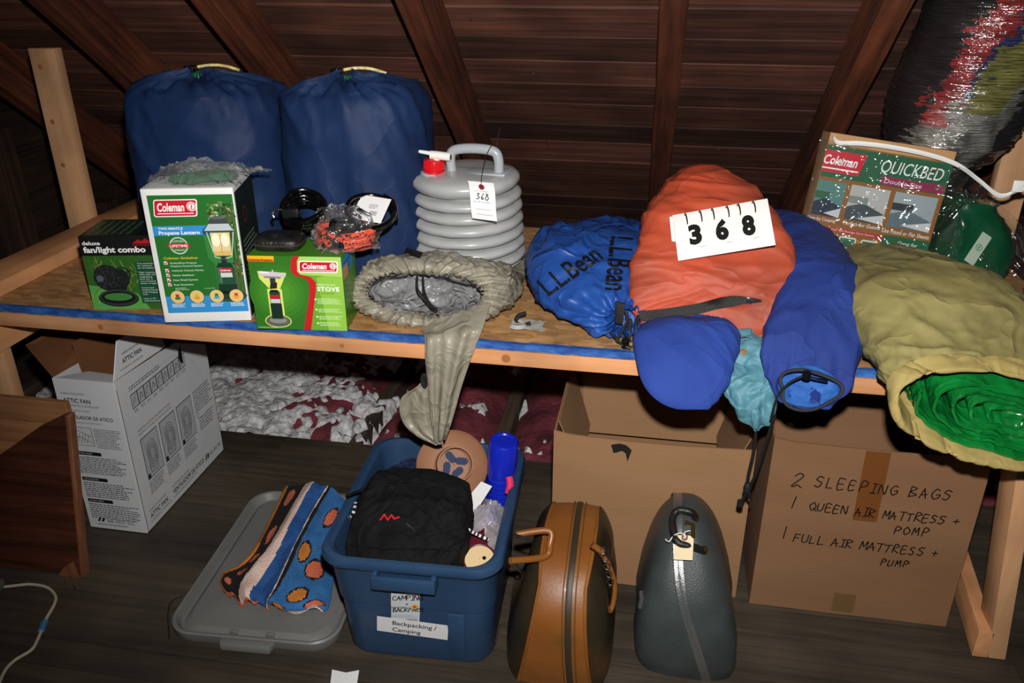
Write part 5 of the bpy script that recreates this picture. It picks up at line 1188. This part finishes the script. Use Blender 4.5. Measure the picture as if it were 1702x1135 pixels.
near2 = [at(372, 985, Z=.036), at(402, 1000, Z=.045), at(436, 1003, Z=.05), at(470, 1010, Z=.05), at(535, 1016, Z=.036)]
rows = [catmull(r, 90) for r in (far, midl, near, near2)]
TN = 110; P = []
for i in range(TN):
    r = []
    for j in range(90):
        q = catmull([rows[k][j] for k in range(4)], TN)[i] if False else None
        tt = i/(TN-1)*3; a = min(int(tt), 2); u = tt-a
        p0, p1, p2, p3 = rows[max(a-1, 0)][j], rows[a][j], rows[a+1][j], rows[min(a+2, 3)][j]
        q = .5*((2*p1)+(-p0+p2)*u+(2*p0-5*p1+4*p2-p3)*u*u+(-p0+3*p1-3*p2+p3)*u**3)
        v_ = i/(TN-1); s_ = j/89
        q.z += .010*math.sin(s_*PI*7+.8*math.sin(v_*4))*(.35+.65*v_)+.012*math.sin(s_*PI*13+1)*max(0, v_-.75)*4*(1 if s_ < .6 else .3)+.006*nz((s_*6, v_*4, 0), 1)+.004*nz((s_*14, v_*9, 0), 1)
        q.z = max(q.z, .034)
        r.append(q)
    P.append(r)
def mtow(i, j):
    v_ = i/TN; s_ = j/90; wv = s_+.02*math.sin(v_*9)
    if v_ > .91 and wv < .64: return 4
    if wv < .07+.03*math.sin(v_*6): return 3
    if wv < .26:
        for k, (a, b) in enumerate(((.16, .08), (.18, .26), (.14, .40), (.17, .55), (.12, .7))):
            if ((wv-a)/.035)**2+((v_-b)/.045)**2 < 1: return 4
        return 0
    if wv < .38: return 1
    if wv < .56: return 2
    if wv < .61+.03*math.sin(v_*5): return 0 if wv > .575 else 1
    for k, (a, b) in enumerate(((.8, .15), (.72, .36), (.83, .45), (.78, .62), (.9, .72), (.7, .8), (.93, .3))):
        e = ((wv-a)/.05)**2+((v_-b)/.05)**2
        if e < 1: return 3 if k % 2 else 4
        if e < 1.5: return 0
    if v_ > .82 and wv > .62: return 1 if (wv-.62) < 3.2*(v_-.82)+.1 else 5
    return 5
MB().slab(P, (0, 0, -.005), mtow).build('towel_cloth', tw, t, angle=80)
# rolled fringe at the near end
for k, (a, b, w_) in enumerate((((372, 968), (405, 985), .014), ((405, 985), (440, 1000), .013), ((445, 996), (470, 1000), .016), ((368, 990), (405, 1003), .008))):
    pa, pb = at(*a, Z=.05), at(*b, Z=.05)
    if k < 0: MB().tube([pa, pa.lerp(pb, .5)+Vector((0, 0, .006)), pb], w_, 10).build('fringe_roll', tw[4], t)

# --- blue storage bin
M_bin = mat('blue_bin_plastic', '#243d5c', .42, '#294463', 6, coat=.08)
bx, by, bh = -.524, 1.748, .355
t = thing('storage_bin', 'open dark blue plastic storage bin full of camping gear', 'bin', (bx, by, FL), (0, 0, R(2.5)))
rings = [rr_ring(.172, .205, .0, .05), rr_ring(.184, .215, .004, .055), rr_ring(.190, .222, .02, .058), rr_ring(.197, .240, .19, .06), rr_ring(.201, .244, .194, .06), rr_ring(.208, .262, .318, .062), rr_ring(.209, .263, .322, .062), rr_ring(.220, .275, .326, .066), rr_ring(.224, .279, .334, .068), rr_ring(.224, .279, .345, .068), rr_ring(.220, .275, .354, .066), rr_ring(.206, .266, .356, .062), rr_ring(.197, .259, .350, .060), rr_ring(.194, .256, .338, .058), rr_ring(.182, .238, .19, .056), rr_ring(.170, .213, .02, .052), rr_ring(.02, .02, .012, .01)]
bn = MB().grid(rings, cv=True, cap0=True, cap1=True).build('tub', M_bin, t, local=True, angle=28)
hb_ = MB().box((-.082, -.298, .290), (.072, -.286, .326)).box((-.082, -.288, .284), (-.070, -.25, .328)).box((.060, -.288, .284), (.072, -.25, .328)).build('handle', M_bin, t, local=True, bevel=.003)
MB().box((-.07, -.275, .286), (.06, -.255, .292)).build('handle_rib', M_bin, t, local=True, bevel=.002)
MB().prism([(.085, -.219, .02), (.125, -.219, .02), (.13, -.242, .188), (.085, -.242, .188)], (0, -.006, 0)).build('wall_rib', M_bin, t, local=True, bevel=.003)
MB().prism([(-.17, -.2215, .13), (-.13, -.2265, .13), (-.10, -.237, .188), (-.15, -.237, .188)], (0, -.004, 0)).build('wall_rib', M_bin, t, local=True, bevel=.002)
bb = bvh_of(bn)
a0 = at(650, 1036, bb); a1 = at(697, 1036, bb); au = at(650, 985, bb)
pr = Print(a0, a1-a0, au-a0, eps=.0004, W=(a1-a0).length, H=(au-a0).length)
pr.rect(0, 0, 1, 1, '#c4c8cc', 1); pr.hand('CAMPING', .05, .77, .14, BLACK, .0024, 2, gap=.98, slant=.05); pr.hand('+', .5, .6, .1, BLACK, .002, 2); pr.hand('BACKPACK', .05, .38, .13, BLACK, .0024, 2, gap=.92, slant=.05)
pr.disc(.83, .56, .0085, '#e8a020', 2); pr.disc(.83, .56, .004, '#c8401c', 3); pr.para(.05, .2, .95, .28, 2, '#8a9aa8', 2)
for k in range(16): pr.rect(.52+.026*k, .03, .52+.026*k+random.uniform(.006, .016), .16, BLACK, 2)
pr.build('name_sticker', t, bvh=bb, cast=(0, 1, -.25))
a0 = at(627, 1047, bb); a1 = at(744, 1063, bb); au = at(627, 1024, bb)
pr = Print(a0, a1-a0, au-a0, eps=.0004, W=(a1-a0).length, H=(au-a0).length*1.05)
pr.rect(0, 0, 1, 1, '#d6d6d8', 1); pr.text('Backpacking /', .22, .56, .26, BLACK, 2, width=.62, bold=.012); pr.text('Camping', .22, .12, .26, BLACK, 2, width=.40, bold=.012); pr.build('paper_label', t, bvh=bb, cast=(0, 1, -.25), off=.002)

# --- what the bin holds
M_bkfab = mat('black_cordura', '#070708', .8, '#0e0e10', 30, bump=.25, bscale=250, spec=.25, wr=(9, .5))
t = thing('black_waist_pack', 'black fabric pack with zips and red logo in the front of the blue bin', 'pack', (-.55, 1.62, .16))
ks = [((-.562, 1.66, .14), (.11, 0, 0), (0, .08, 0), 2.6), ((-.562, 1.65, .16), (.152, .0, 0), (0, .118, 0), 3), ((-.562, 1.645, .24), (.158, .0, 0), (0, .122, 0), 3), ((-.560, 1.655, .30), (.158, .0, 0), (0, .116, .01), 3), ((-.557, 1.68, .345), (.152, .0, 0), (0, .102, .022), 3), ((-.555, 1.70, .378), (.140, .0, 0), (0, .082, .026), 3), ((-.553, 1.712, .397), (.12, .0, 0), (0, .057, .018), 2.8), ((-.553, 1.715, .402), (.03, 0, 0), (0, .02, .005), 2)]
pk = loft(ks, 70, 100).build('pack_body', M_bkfab, t, disp=lambda p, n_: cloth(.008, 9, 14, .7)(p, n_)+.002*nz(p, 40), angle=75)
bp = bvh_of(pk)
def line_on(bv, pts, r, name, m, parent, Y=1.65, n=40, off=.002):
    return MB().tube([at(c.x, c.y, bv, Y=Y, off=off) for c in catmull([(a, b, 0) for a, b in pts], n)], r, 6).build(name, m, parent)
line_on(bp, [(598, 838), (625, 828), (660, 828), (700, 845), (735, 885)], .003, 'zipper', M_bkfab, t)
line_on(bp, [(575, 825), (620, 808), (680, 806), (730, 815), (765, 850)], .0035, 'piping', M_bkfab, t)
line_on(bp, [(580, 905), (640, 912), (700, 912), (750, 915)], .003, 'pocket_seam', M_bkfab, t)
line_on(bp, [(675, 870), (685, 878), (690, 884)], .0015, 'zip_pull', M_steel, t)
p0 = at(632, 864, bp); p1 = at(663, 864, bp); p2 = at(632, 855, bp)
pr = Print(p0, p1-p0, p2-p0, eps=.0003, W=(p1-p0).length, H=(p2-p0).length)
for a, b in (((0, 0), (.22, 1)), ((.22, 1), (.4, 0)), ((.4, 0), (.6, .9)), ((.6, .9), (.75, .2)), ((.75, .2), (1, .5))): pr.stroke([a, b], .004, '#c8141c', 1)
pr.build('logo', t, bvh=bp, cast=(0, 1, -.7), off=.001)
M_chk = [mat('cord_white', '#d8d8dc', .6), M_cordb]
def checked(pts, parent, bv=None, Y=1.65, r=.0045, n=26):
    C = [at(c.x, c.y, bv, Y=Y, off=.004) for c in catmull([(a, b, 0) for a, b in pts], n)]
    mb = MB()
    for k in range(n-1): mb.tube([C[k], C[k+1]], r, 7, mi=(k//2) % 2)
    return mb.build('flecked_cord', M_chk, parent)
checked([(591, 836), (588, 850), (582, 862), (579, 872)], t, bp)
t = thing('navy_bag', 'crumpled navy cloth bag in the back left corner of the blue bin', 'bag', (-.66, 1.93, .15))
loft([((-.63, 1.90, .12), (.06, 0, 0), (0, .06, 0), 2.4), ((-.63, 1.90, .15), (.085, 0, 0), (0, .085, 0), 2.6), ((-.635, 1.90, .24), (.087, 0, 0), (0, .085, 0), 2.6), ((-.64, 1.905, .29), (.08, 0, .02), (0, .075, .0), 2.4), ((-.645, 1.91, .315), (.055, 0, .015), (0, .05, 0), 2.2), ((-.645, 1.91, .325), (.01, 0, 0), (0, .01, 0), 2)], 46, 70).build('bag_body', mat('navy_cloth', '#131f40', .8, '#182850', 12, wr=(12, .5)), t, disp=lambda p, n_: cloth(.016, 11, 19, .5)(p, n_), angle=70)
MB().tube([at(693, 793, Y=1.83), at(705, 788, Y=1.83), at(715, 787, Y=1.83)], .003, 6).build('red_white_cord', mat('pinkish_cord', '#c88a94', .7), t)
# tan plastic disc with collar
M_tanp = mat('tan_plastic', '#8c6146', .55, '#956a4e', 10, spec=.3)
nrm = Vector((.28, -.78, .56)).normalized(); c0 = at(752, 774, Y=1.86)
q = nrm.to_track_quat('Z', 'Y').to_matrix().to_4x4(); q.translation = c0; q = q @ Matrix.Scale(1.12, 4)
t = thing('tan_plastic_disc', 'tan plastic disc with a raised collar standing in the back of the blue bin', 'funnel', c0)
MB().lathe([(.040, -.002), (.045, .004), (.075, .000), (.087, -.010), (.088, -.008), (.076, .003), (.046, .008), (.040, .004)], 56, (0, 0, 0), q, cap=False).build('brim', M_tanp, t, angle=40)
q2 = q @ Matrix.Translation((.004, .002, .0))
MB().lathe([(.0455, .0), (.0435, .046), (.0400, .046), (.0415, .0)], 48, (0, 0, 0), q2, cap=False).build('collar', M_tanp, t, angle=40)
MB().lathe([(.001, .0015), (.040, .0015), (.040, .004), (.001, .004)], 40, (0, 0, 0), q2, cap=False).build('web', M_tanp, t)
for k in range(4):
    a = R(20+90*k); cc = q2 @ Vector((.021*math.cos(a), .021*math.sin(a), .0042))
    pts = [q2 @ Vector((.020*math.cos(a)+.0125*math.cos(b)*(1+.3*math.cos(2*b+a)), .020*math.sin(a)+.0125*math.sin(b)*(1+.3*math.cos(2*b+a)), .0043)) for b in [2*PI*i/22 for i in range(22)]]
    MB().prism(pts, nrm*.0005).build('cut_out', mat('dark_blue_gap', '#16284e', .7), t)
# blue ribbed bottle, upside down
M_bott = mat('cobalt_plastic', '#1526b4', .3, coat=.3)
bc = at(832, 800, Y=1.90); ax = (at(838, 732, Y=1.885)-bc); L_ = ax.length
q = ax.to_track_quat('Z', 'Y').to_matrix().to_4x4(); q.translation = bc
t = thing('blue_bottle', 'cobalt blue ribbed plastic bottle in the back right corner of the blue bin', 'bottle', bc)
prof = [(.001, -.14), (.035, -.14)]
for k in range(10): prof += [(.042-.0004*k, -.13+k*.016), (.044-.0004*k, -.124+k*.016), (.042-.0004*k, -.118+k*.016)]
MB().lathe(prof+[(.036, .032), (.001, .033)], 40, (0, 0, 0), q).build('body', M_bott, t, angle=50)
MB().lathe([(.038, .034), (.0405, .036), (.040, L_-.006), (.036, L_), (.029, L_+.001), (.026, L_-.003), (.001, L_-.003)], 40, (0, 0, 0), q).build('cap', M_bott, t, angle=40)
t = film_heap('plastic_bag', 'translucent white plastic bag in the right of the blue bin', at(808, 880, Y=1.78)-Vector((0, 0, .06)), .058, .10, .13, 27, amp=.012, mat_=film_mat('milky_bag', .45, .25, (.9, .84, .9), 1.15, .4, 20, milk=.7))
MB().tube(catmull([at(846, 792, Y=1.84), at(848, 805, Y=1.83), at(845, 820, Y=1.82)], 12), .010, 8).build('pink_strap', mat('pink_webbing', '#d8285a', .7), t)
t = thing('paper_slip', 'white folded paper slip standing under the tan disc in the bin', 'paper', at(795, 830, Y=1.80))
MB().poly([at(768, 838, Y=1.80), at(790, 852, Y=1.79), at(818, 808, Y=1.80), at(800, 800, Y=1.81)]).build('slip', M_paper, t, solid=.001)
cb = at(797, 930, Y=1.63); ax = Vector((.05, -.35, .9)).normalized()
q = ax.to_track_quat('Z', 'Y').to_matrix().to_4x4(); q.translation = cb
t = thing('maroon_canister', 'maroon canister with a cream lid in the front right corner of the bin', 'canister', cb)
M_mar = mat('maroon_plastic', '#5a1426', .4); M_cream = mat('cream_plastic', '#d8bf92', .5)
MB().lathe([(.001, -.10), (.040, -.10), (.041, -.01), (.043, -.006), (.043, .004), (.041, .006), (.038, .004)], 40, (0, 0, 0), q, cap=False).build('can_body', M_mar, t, angle=40)
ld = MB().lathe([(.038, .003), (.037, .005), (.001, .005)], 40, (0, 0, 0), q, cap=False).build('can_lid', M_cream, t)
MB().lathe([(.001, .0), (.005, .0), (.005, .001), (.001, .001)], 14, (0, 0, 0), q @ Matrix.Translation((.012, .002, .005))).build('lid_hole', M_blackpl, ld)
t = thing('red_mug', 'maroon enamel mug lying under flecked cord in the right of the bin', 'mug', at(797, 893, Y=1.70))
q = Matrix.Translation(at(800, 900, Y=1.715)) @ Matrix.Rotation(R(60), 4, 'Y')
MB().lathe([(.001, -.03), (.032, -.03), (.034, .03), (.031, .03), (.030, -.026), (.001, -.026)], 32, (0, 0, 0), q, cap=False).build('mug_body', M_mar, t, angle=40)
checked([(772, 876), (785, 884), (797, 890), (812, 897)], t, None, 1.66)
# --- thin black wire beside the lid, white scrap, nails, staples
o = MB().tube(catmull([at(*q_, Z=.004) for q_ in ((305, 990), (285, 1000), (279, 1020), (280, 1045), (281, 1062))], 30), .0016, 6).build('black_wire', M_cordb)
tag(recentre(o), 'thin black wire on the floor left of the grey lid', 'wire')
P = [at(*q_, Z=.003) for q_ in ((548, 1145), (552, 1113), (575, 1118), (597, 1114), (592, 1145))]
t = thing('paper_scrap', 'torn white paper scrap on the floor at the bottom edge', 'paper', P[2])
MB().poly(P).build('scrap', M_paper, t, solid=.0008)
t = thing('extension_cord', 'white flat cord with blue tape snaking over the floor at lower left', 'cord', at(60, 985, Z=FL))
M_wcord = mat('ivory_cord', '#b5ad98', .5)
pts = catmull([at(*q_, Z=.006) for q_ in ((0, 976), (18, 974), (50, 971), (78, 976), (92, 990), (90, 1005), (76, 1030), (63, 1062), (52, 1080), (25, 1097), (8, 1115), (-5, 1145))], 120)
MB().tube(pts, .0042, 8).build('cable', M_wcord, t)
MB().tube(pts[66:72], .0085, 8).build('blue_tape', mat('blue_tape', '#3f78a8', .6), t)
MB().box((-.02, -.018, 0), (.02, .018, .03), Matrix.Translation(at(-6, 980, Z=FL))).build('socket_end', mat('grey_plug', '#55564c', .5), t, bevel=.005)
for k, (a, b) in enumerate((((107, 970), (110, 958)), ((116, 968), (118, 957)), ((121, 972), (127, 982)), ((70, 1008), (80, 996)), ((134, 951), (148, 948)), ((283, 931), (295, 928)), ((281, 936), (292, 935)))):
    o = MB().tube([at(*a, Z=.004), at(*b, Z=.004)], .0014, 6).build('loose_nail' if k < 5 else 'loose_staple', M_steel)
    lab = ('leftmost of three loose nails on the floor before the crate', 'middle of three loose nails on the floor before the crate', 'rightmost of three loose nails on the floor before the crate', 'single loose nail on the floor beside the white cord', 'loose nail lying against the foot of the wooden crate', 'farther of two bright wire staples on the floor between carton and lid', 'nearer of two bright wire staples on the floor between carton and lid')[k]
    tag(recentre(o), lab, 'nail' if k < 5 else 'staple', 'loose nails by the crate' if k < 3 else ('loose staples on the floor' if k > 4 else None))

# --- two big open cardboard boxes
def open_box(name, label, x0, x1, y0, y1, h, m, sk=0):
    t = thing(name, label, 'box', ((x0+x1)/2, (y0+y1)/2, FL)); th = .005
    def wavy(A, B, hh, nn, nm, dz=lambda u: 0):
        A = Vector(A); B = Vector(B); n_ = Vector(nn); P = []
        for i in range(30):
            u = i/29; r = []
            for j in range(12):
                v_ = j/11; q = A.lerp(B, u); q.z = FL+(hh+dz(u))*v_
                q += n_*(.006*math.sin(PI*u)*math.sin(PI*v_)+.002*nz(q, 6)*min(1, 4*u, 4*(1-u))); r.append(q)
            P.append(r)
        return MB().grid(P).build(nm, m, t, solid=-th, angle=60, fixn=False)
    f = wavy((x0, y0, 0), (x1, y0, 0), h, (0, -1, 0), 'front_wall', lambda u: sk*u-.008*math.sin(PI*u)+.006*max(0, 1-12*u))
    wavy((x1, y0+.003, 0), (x1, y1-.003, 0), h, (1, 0, 0), 'side_wall'); wavy((x0, y1-.003, 0), (x0, y0+.003, 0), h, (-1, 0, 0), 'side_wall'); wavy((x1, y1, 0), (x0, y1, 0), h, (0, 1, 0), 'back_wall')
    MB().box((x0+.004, y0+.004, FL), (x1-.004, y1-.004, FL+.005)).build('base', m, t, smooth=False)
    return t, f
t, f = open_box('cardboard_box', 'plain open cardboard box under the shelf behind the two suitcases', -.222, .305, 1.905, 2.36, .487, M_corr)
sheet([(-.19, 2.352, .47), (.28, 2.352, .47), (.26, 2.30, .26), (-.17, 2.30, .26)], (0, .004, 0), 'inner_flap', M_corr, t)
sheet([(-.215, 1.98, .48), (-.215, 2.33, .48), (-.15, 2.28, .30), (-.15, 2.0, .30)], (-.004, 0, 0), 'inner_flap', M_corr, t)
sheet([(.298, 1.98, .48), (.298, 2.33, .48), (.24, 2.28, .30), (.24, 2.0, .30)], (.004, 0, 0), 'inner_flap', M_corr, t)
v0 = thing('hook_strap', 'short black strap hanging over the rim of the plain open box', 'strap', (-.045, 1.9, .47))
MB().grid([[at(*q_, Y=1.893) for q_ in row] for row in (((1016, 739), (1020, 752)), ((1030, 737), (1034, 748)), ((1041, 740), (1040, 752)), ((1050, 748), (1043, 766)))]).build('strap', M_web, v0, solid=.002)
t, f = open_box('cardboard_box', 'open cardboard box with handwritten list of sleeping bags under the right of the shelf', .342, .858, 1.888, 2.29, .535, M_corr2, .004)
bf = bvh_of(f)
o_ = Vector((.342, 1.88, FL)); pr = Print(o_, (1, 0, 0), (0, 0, 1), eps=.0002, W=.516, H=.535)
TAPE = mat('brown_tape', '#6e421f', .35, coat=.2); TAPE2 = mat('old_tape', '#6a5130', .4, coat=.2)
for nm, rc, m_ in (('tape_strip', (.43, .60, .545, .985), TAPE), ('tape_strip', (.42, .02, .53, .14), TAPE2)):
    pr = Print(o_, (1, 0, 0), (0, 0, 1), eps=.0002, W=.516, H=.535); pr.rect(*rc, m_, 1); pr.build(nm, t, bvh=bf, cast=(0, 1, 0), off=.0004)
INKB = mat('marker_ink', '#0d0b0a', .5)
for ln in ((('2', .11, .755, .075), ('SLEEPING BAGS', .22, .765, .055)), (('1', .11, .625, .070), ('QUEEN AIR MATTRESS +', .215, .63, .045)), (('POMP', .635, .545, .045),), (('1', .09, .445, .072), ('FULL AIR MATTRESS +', .165, .435, .047)), (('PUMP', .605, .35, .038),)):
    for tx, x, y, h_ in ln:
        pr = Print(o_, (1, 0, 0), (0, 0, 1), eps=.0002, W=.516, H=.535)
        k = {'QUEEN AIR MATTRESS +': 1.12, 'FULL AIR MATTRESS +': 1.12}.get(tx, 1.28)
        pr.hand(tx, x, y, h_, INKB, .003, 4, gap=k, rise=-.012, wob=.05)
        pr.build('handwritten_line', t, bvh=bf, cast=(0, 1, 0), off=.0006, maxedge=.03)
sheet([(.85, 1.93, .525), (.85, 2.26, .525), (.72, 2.24, .46), (.74, 1.95, .47)], (0, 0, -.004), 'inner_flap', M_corr2, t)
sheet([(.36, 2.285, .52), (.84, 2.285, .52), (.82, 2.22, .33), (.38, 2.22, .33)], (0, .004, 0), 'inner_flap', M_corr2, t)

# --- caramel soft-sided travel bag
M_car = mat('caramel_leatherette', '#77461a', .45, '#875220', 5, coat=.06, bump=.06, bscale=120)
soiled(M_car, '#4f3a1c', 9, .58, .72, .55)
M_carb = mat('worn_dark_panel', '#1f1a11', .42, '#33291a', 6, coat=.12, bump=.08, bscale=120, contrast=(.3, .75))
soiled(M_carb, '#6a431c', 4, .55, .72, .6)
t = thing('caramel_travel_bag', 'caramel soft-sided travel bag with zipper, standing between the bin and the grey suitcase', 'suitcase', (-.16, 1.68, FL))
def car_prof(u):
    """profile in the Y-Z plane, from front bottom over the top to the back"""
    q = catmull([(1.500, .002, 0), (1.484, .10, 0), (1.486, .20, 0), (1.515, .27, 0), (1.575, .325, 0), (1.66, .345, 0), (1.76, .34, 0), (1.84, .31, 0), (1.868, .22, 0), (1.872, .12, 0), (1.862, .002, 0)], 161)
    return q[min(160, max(0, int(round(u*160))))]
CX = -.158; NU, NV = 160, 60
def half(u, z):  # half-width: pinched at the top edge, full at the bottom
    k = min(1, z/.345); return .052+.042*(1-k)**1.3+.012*max(0, k-.85)/.15
P = []
for i in range(NU+1):
    q = car_prof(i/NU); z = q.y; hw = half(i/NU, z); cx_ = CX+.05*(.4-z)*0; lean = .012*(z/.4)
    r = []
    c3 = Vector((CX, 1.68, .17))
    for j in range(NV+1):
        s_ = -1+2*j/NV; a = abs(s_)
        # gusset flat in the middle, then rolls over to the side panels that run in to the bag's middle
        if a < .55: X = hw*s_/.55*.98; k = 1-.02*(a/.55)**2
        else:
            w_ = (a-.55)/.45; tot = .098+.036*(1-min(1, z/.345))**.8; X = math.copysign(hw*.98+(tot-hw*.98)*math.sin(PI/2*min(1, w_*1.7)), s_); k = 1-.995*w_**1.5
        pt = c3+Vector((0, q.x-c3.y, z-c3.z))*k; pt.x = CX+lean+X; r.append(pt)
    P.append(r)
jg = [j for j in range(NV+1) if abs(-1+2*j/NV) <= .56]
def dcar(p, n_): return .006*nz(p, 5)
MB().grid([[r[j] for j in jg] for r in P]).build('gusset', M_car, t, disp=dcar, angle=60)
for s in (-1, 1):
    js = [j for j in range(NV+1) if s*(-1+2*j/NV) >= .54]
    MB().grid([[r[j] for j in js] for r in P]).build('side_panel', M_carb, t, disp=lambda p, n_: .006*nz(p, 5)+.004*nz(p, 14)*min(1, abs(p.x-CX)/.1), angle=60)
    jj = jg[0] if s < 0 else jg[-1]
    MB().tube([r[jj]+Vector((s*.002, 0, .001)) for r in P], .0045, 8).build('piping', M_car, t)
M_zipd = mat('dark_zip_tape', '#332a1e', .5)
zj = (jg[0]+jg[-1])/2+3.2
def zc(i): 
    f_ = 1.0-.35*(i/NU); j = zj+4.5*(0 if i > 95 else (95-i)/95); a = P[i][int(j)]; b = P[i][int(j)+1]; return a.lerp(b, j-int(j))
Zp = []
for i in range(0, 130):
    c = zc(i); nrm = (c-Vector((c.x, 1.70, .12))).normalized(); Zp.append([c+Vector((-.008, 0, 0))+nrm*.006, c+nrm*.0085, c+Vector((.008, 0, 0))+nrm*.006])
zb = MB().grid(Zp).build('zipper', M_zipd, t, solid=.002)
for s in (-.014, .016): MB().tube([zc(i)+Vector((s, 0, 0))+(zc(i)-Vector((zc(i).x, 1.70, .12))).normalized()*.0065 for i in range(0, 130)], .0016, 5).build('stitching', mat('tan_thread', '#5c3c18', .7), zb)
def handle(pa, pb, up, r, name='handle'):
    pa, pb, up = Vector(pa), Vector(pb), Vector(up)
    h = MB().tube(catmull([pa, pa+up*.75, (pa+pb)/2+up*1.0, pb+up*.75, pb], 36), r, 10).build(name, M_car, t); return h
hA = [at(858, 888, Y=1.60), at(912, 882, Y=1.62), at(914, 905, Y=1.60), at(905, 925, Y=1.58), at(848, 932, Y=1.52)]
hh = MB().tube(catmull(hA, 50), .0085, 10).build('handle', M_car, t, angle=60)
for a_, b_ in (((856, 888), (880, 897)), ((850, 932), (866, 951))): MB().tube([at(*a_, Y=1.57), at(*b_, Y=1.58)], .003, 8).build('handle_post', M_steel, hh)
hB = [at(992, 912, Y=1.60), at(1010, 935, Y=1.60), at(1022, 975, Y=1.60), at(1014, 1015, Y=1.58), at(998, 985, Y=1.56)]
hb2 = MB().tube(catmull(hB, 50), .0065, 10).build('handle', M_car, t, angle=60)
for a_, b_ in (((984, 905), (1002, 918)), ((983, 962), (1000, 982))):
    pa, pb = at(*a_, Y=1.585), at(*b_, Y=1.585); MB().tube([pa, pb], .008, 8).build('strap_tab', M_car, hb2)
for k in range(5): MB().tube([at(1003+3*k, 915+13*k, Y=1.58)+Vector((.007*math.cos(a), .002*math.sin(a), .008*math.sin(a))) for a in [2*PI*i/16 for i in range(16)]], .0014, 5, closed=True).build('chain_link', M_steel, hb2)

# --- grey hard suitcase
M_shell = mat('grey_hard_shell', '#33393a', .4, '#3c4344', 12, bump=.25, bscale=320, coat=.08)
M_alu = mat('brushed_aluminium', '#9a9c9c', .3, metal=.85, bump=.2, bscale=60, bstretch=(8, 8, 1))
t = thing('grey_suitcase', 'dark grey hard-shell suitcase with silver band and a manila tag', 'suitcase', (.17, 1.75, FL), (0, 0, 0))
prof = catmull([(1.585, .002, 0), (1.568, .06, 0), (1.566, .15, 0), (1.590, .25, 0), (1.64, .335, 0), (1.71, .39, 0), (1.78, .405, 0), (1.845, .375, 0), (1.872, .28, 0), (1.876, .15, 0), (1.868, .002, 0)], 121)
cgx = .165; P = []; c3 = Vector((0, 1.74, 0))
def ghalf(z): return float(np.interp(z, (0, .04, .12, .2, .28, .34, .38, .41), (.120, .127, .127, .114, .096, .080, .066, .05)))
for i, q in enumerate(prof):
    r = []
    for j in range(61):
        s_ = -1+2*j/60; ph = s_*PI/2
        rr = max(.004, math.cos(ph)**.22 if abs(s_) < 1 else 0)
        pt = c3+Vector((0, q.x-1.74, q.y))*rr; z = max(pt.z, FL)
        pt.x = cgx-.028*(q.y/.405)*rr-.010*(1-rr)+math.copysign(ghalf(z)*abs(math.sin(ph))**.85, s_); pt.z = z; r.append(pt)
    P.append(r)
MB().grid(P).build('shell', M_shell, t, angle=60)
Bd = []
for i in range(len(prof)):
    j = 30+ (7-14*min(1, (P[i][30].z)/.40) if P[i][30].y < 1.8 else -7); a = P[i][int(j)]; b = P[i][int(j)+1]; c = a.lerp(b, j-int(j)); nrm = (c-Vector((c.x, 1.74, .16))).normalized()
    Bd.append([c+Vector((-.0125, 0, 0))+nrm*.001, c+Vector((-.011, 0, 0))+nrm*.004, c+Vector((-.003, 0, 0))+nrm*.004, c+nrm*.003, c+Vector((.003, 0, 0))+nrm*.004, c+Vector((.011, 0, 0))+nrm*.004, c+Vector((.0125, 0, 0))+nrm*.001])
bs = MB().grid(Bd[:100]).build('metal_band', M_alu, t, angle=20)
gb = BVHTree.FromPolygons([p for r in P for p in r], [(i*61+j, i*61+j+1, (i+1)*61+j+1, (i+1)*61+j) for i in range(len(P)-1) for j in range(60)])
def g(x, y, off): return at(x, y, gb, Y=1.7, off=off)
hd = MB().tube(catmull([g(1156, 862, .0), g(1150, 852, .02), g(1128, 848, .03), g(1118, 860, .033), g(1120, 885, .033), g(1128, 902, .033), g(1150, 908, .025), g(1170, 916, .0)], 50), lambda u: .0092, 10).build('handle', M_leath, t)
for q_ in ((1156, 862), (1170, 916)): MB().lathe([(.001, -.002), (.009, -.002), (.009, .008), (.006, .012), (.001, .012)], 14, g(*q_, .0)).build('handle_hinge', mat('aged_brass', '#6a5424', .3, metal=.8), hd)
MB().tube([g(a, b, .002) for a, b in ((1138, 868), (1152, 872), (1152, 892), (1140, 890))], .006, 8).build('latch', mat('aged_brass', '#6a5424', .3, metal=.8), t)
lk = MB().tube([g(1066, 984, .002), g(1067, 995, .003), g(1064, 1010, .002)], .007, 8).build('side_lock', M_alu, t)
MB().lathe([(.001, .002), (.004, .002), (.005, 0)], 10, g(1066, 996, .008)).build('lock_button', M_steel, lk)
# manila tag on the handle
t = thing('manila_tag', 'buff manila tag with purple eyelet tied to the grey suitcase handle', 'tag', g(1136, 910, .035))
q_ = [g(1124, 889, .040), g(1147, 890, .040), g(1153, 896, .040), g(1151, 931, .034), g(1120, 930, .034), g(1122, 895, .040)]
MB().poly(q_).build('tag_card', mat('buff_card', '#d8c6a0', .7), t, solid=.0012)
e0 = g(1138, 893, .043); dd = pxray(1138, 893).normalized(); qq = (-dd).to_track_quat('Z', 'Y').to_matrix().to_4x4(); qq.translation = e0
MB().lathe([(.0075, 0), (.007, .0012), (.0035, .0012), (.003, 0)], 20, (0, 0, 0), qq, cap=False).build('eyelet', mat('purple_eyelet', '#6a3048', .6), t)
MB().tube(catmull([g(1140, 893, .044), g(1132, 886, .045), g(1120, 890, .042), g(1112, 900, .04), g(1106, 896, .04)], 24), .0015, 6).tube(catmull([g(1140, 893, .044), g(1138, 885, .046), g(1147, 882, .04)], 12), .0015, 6).build('string', mat('white_string', '#d8d6cc', .8), t)
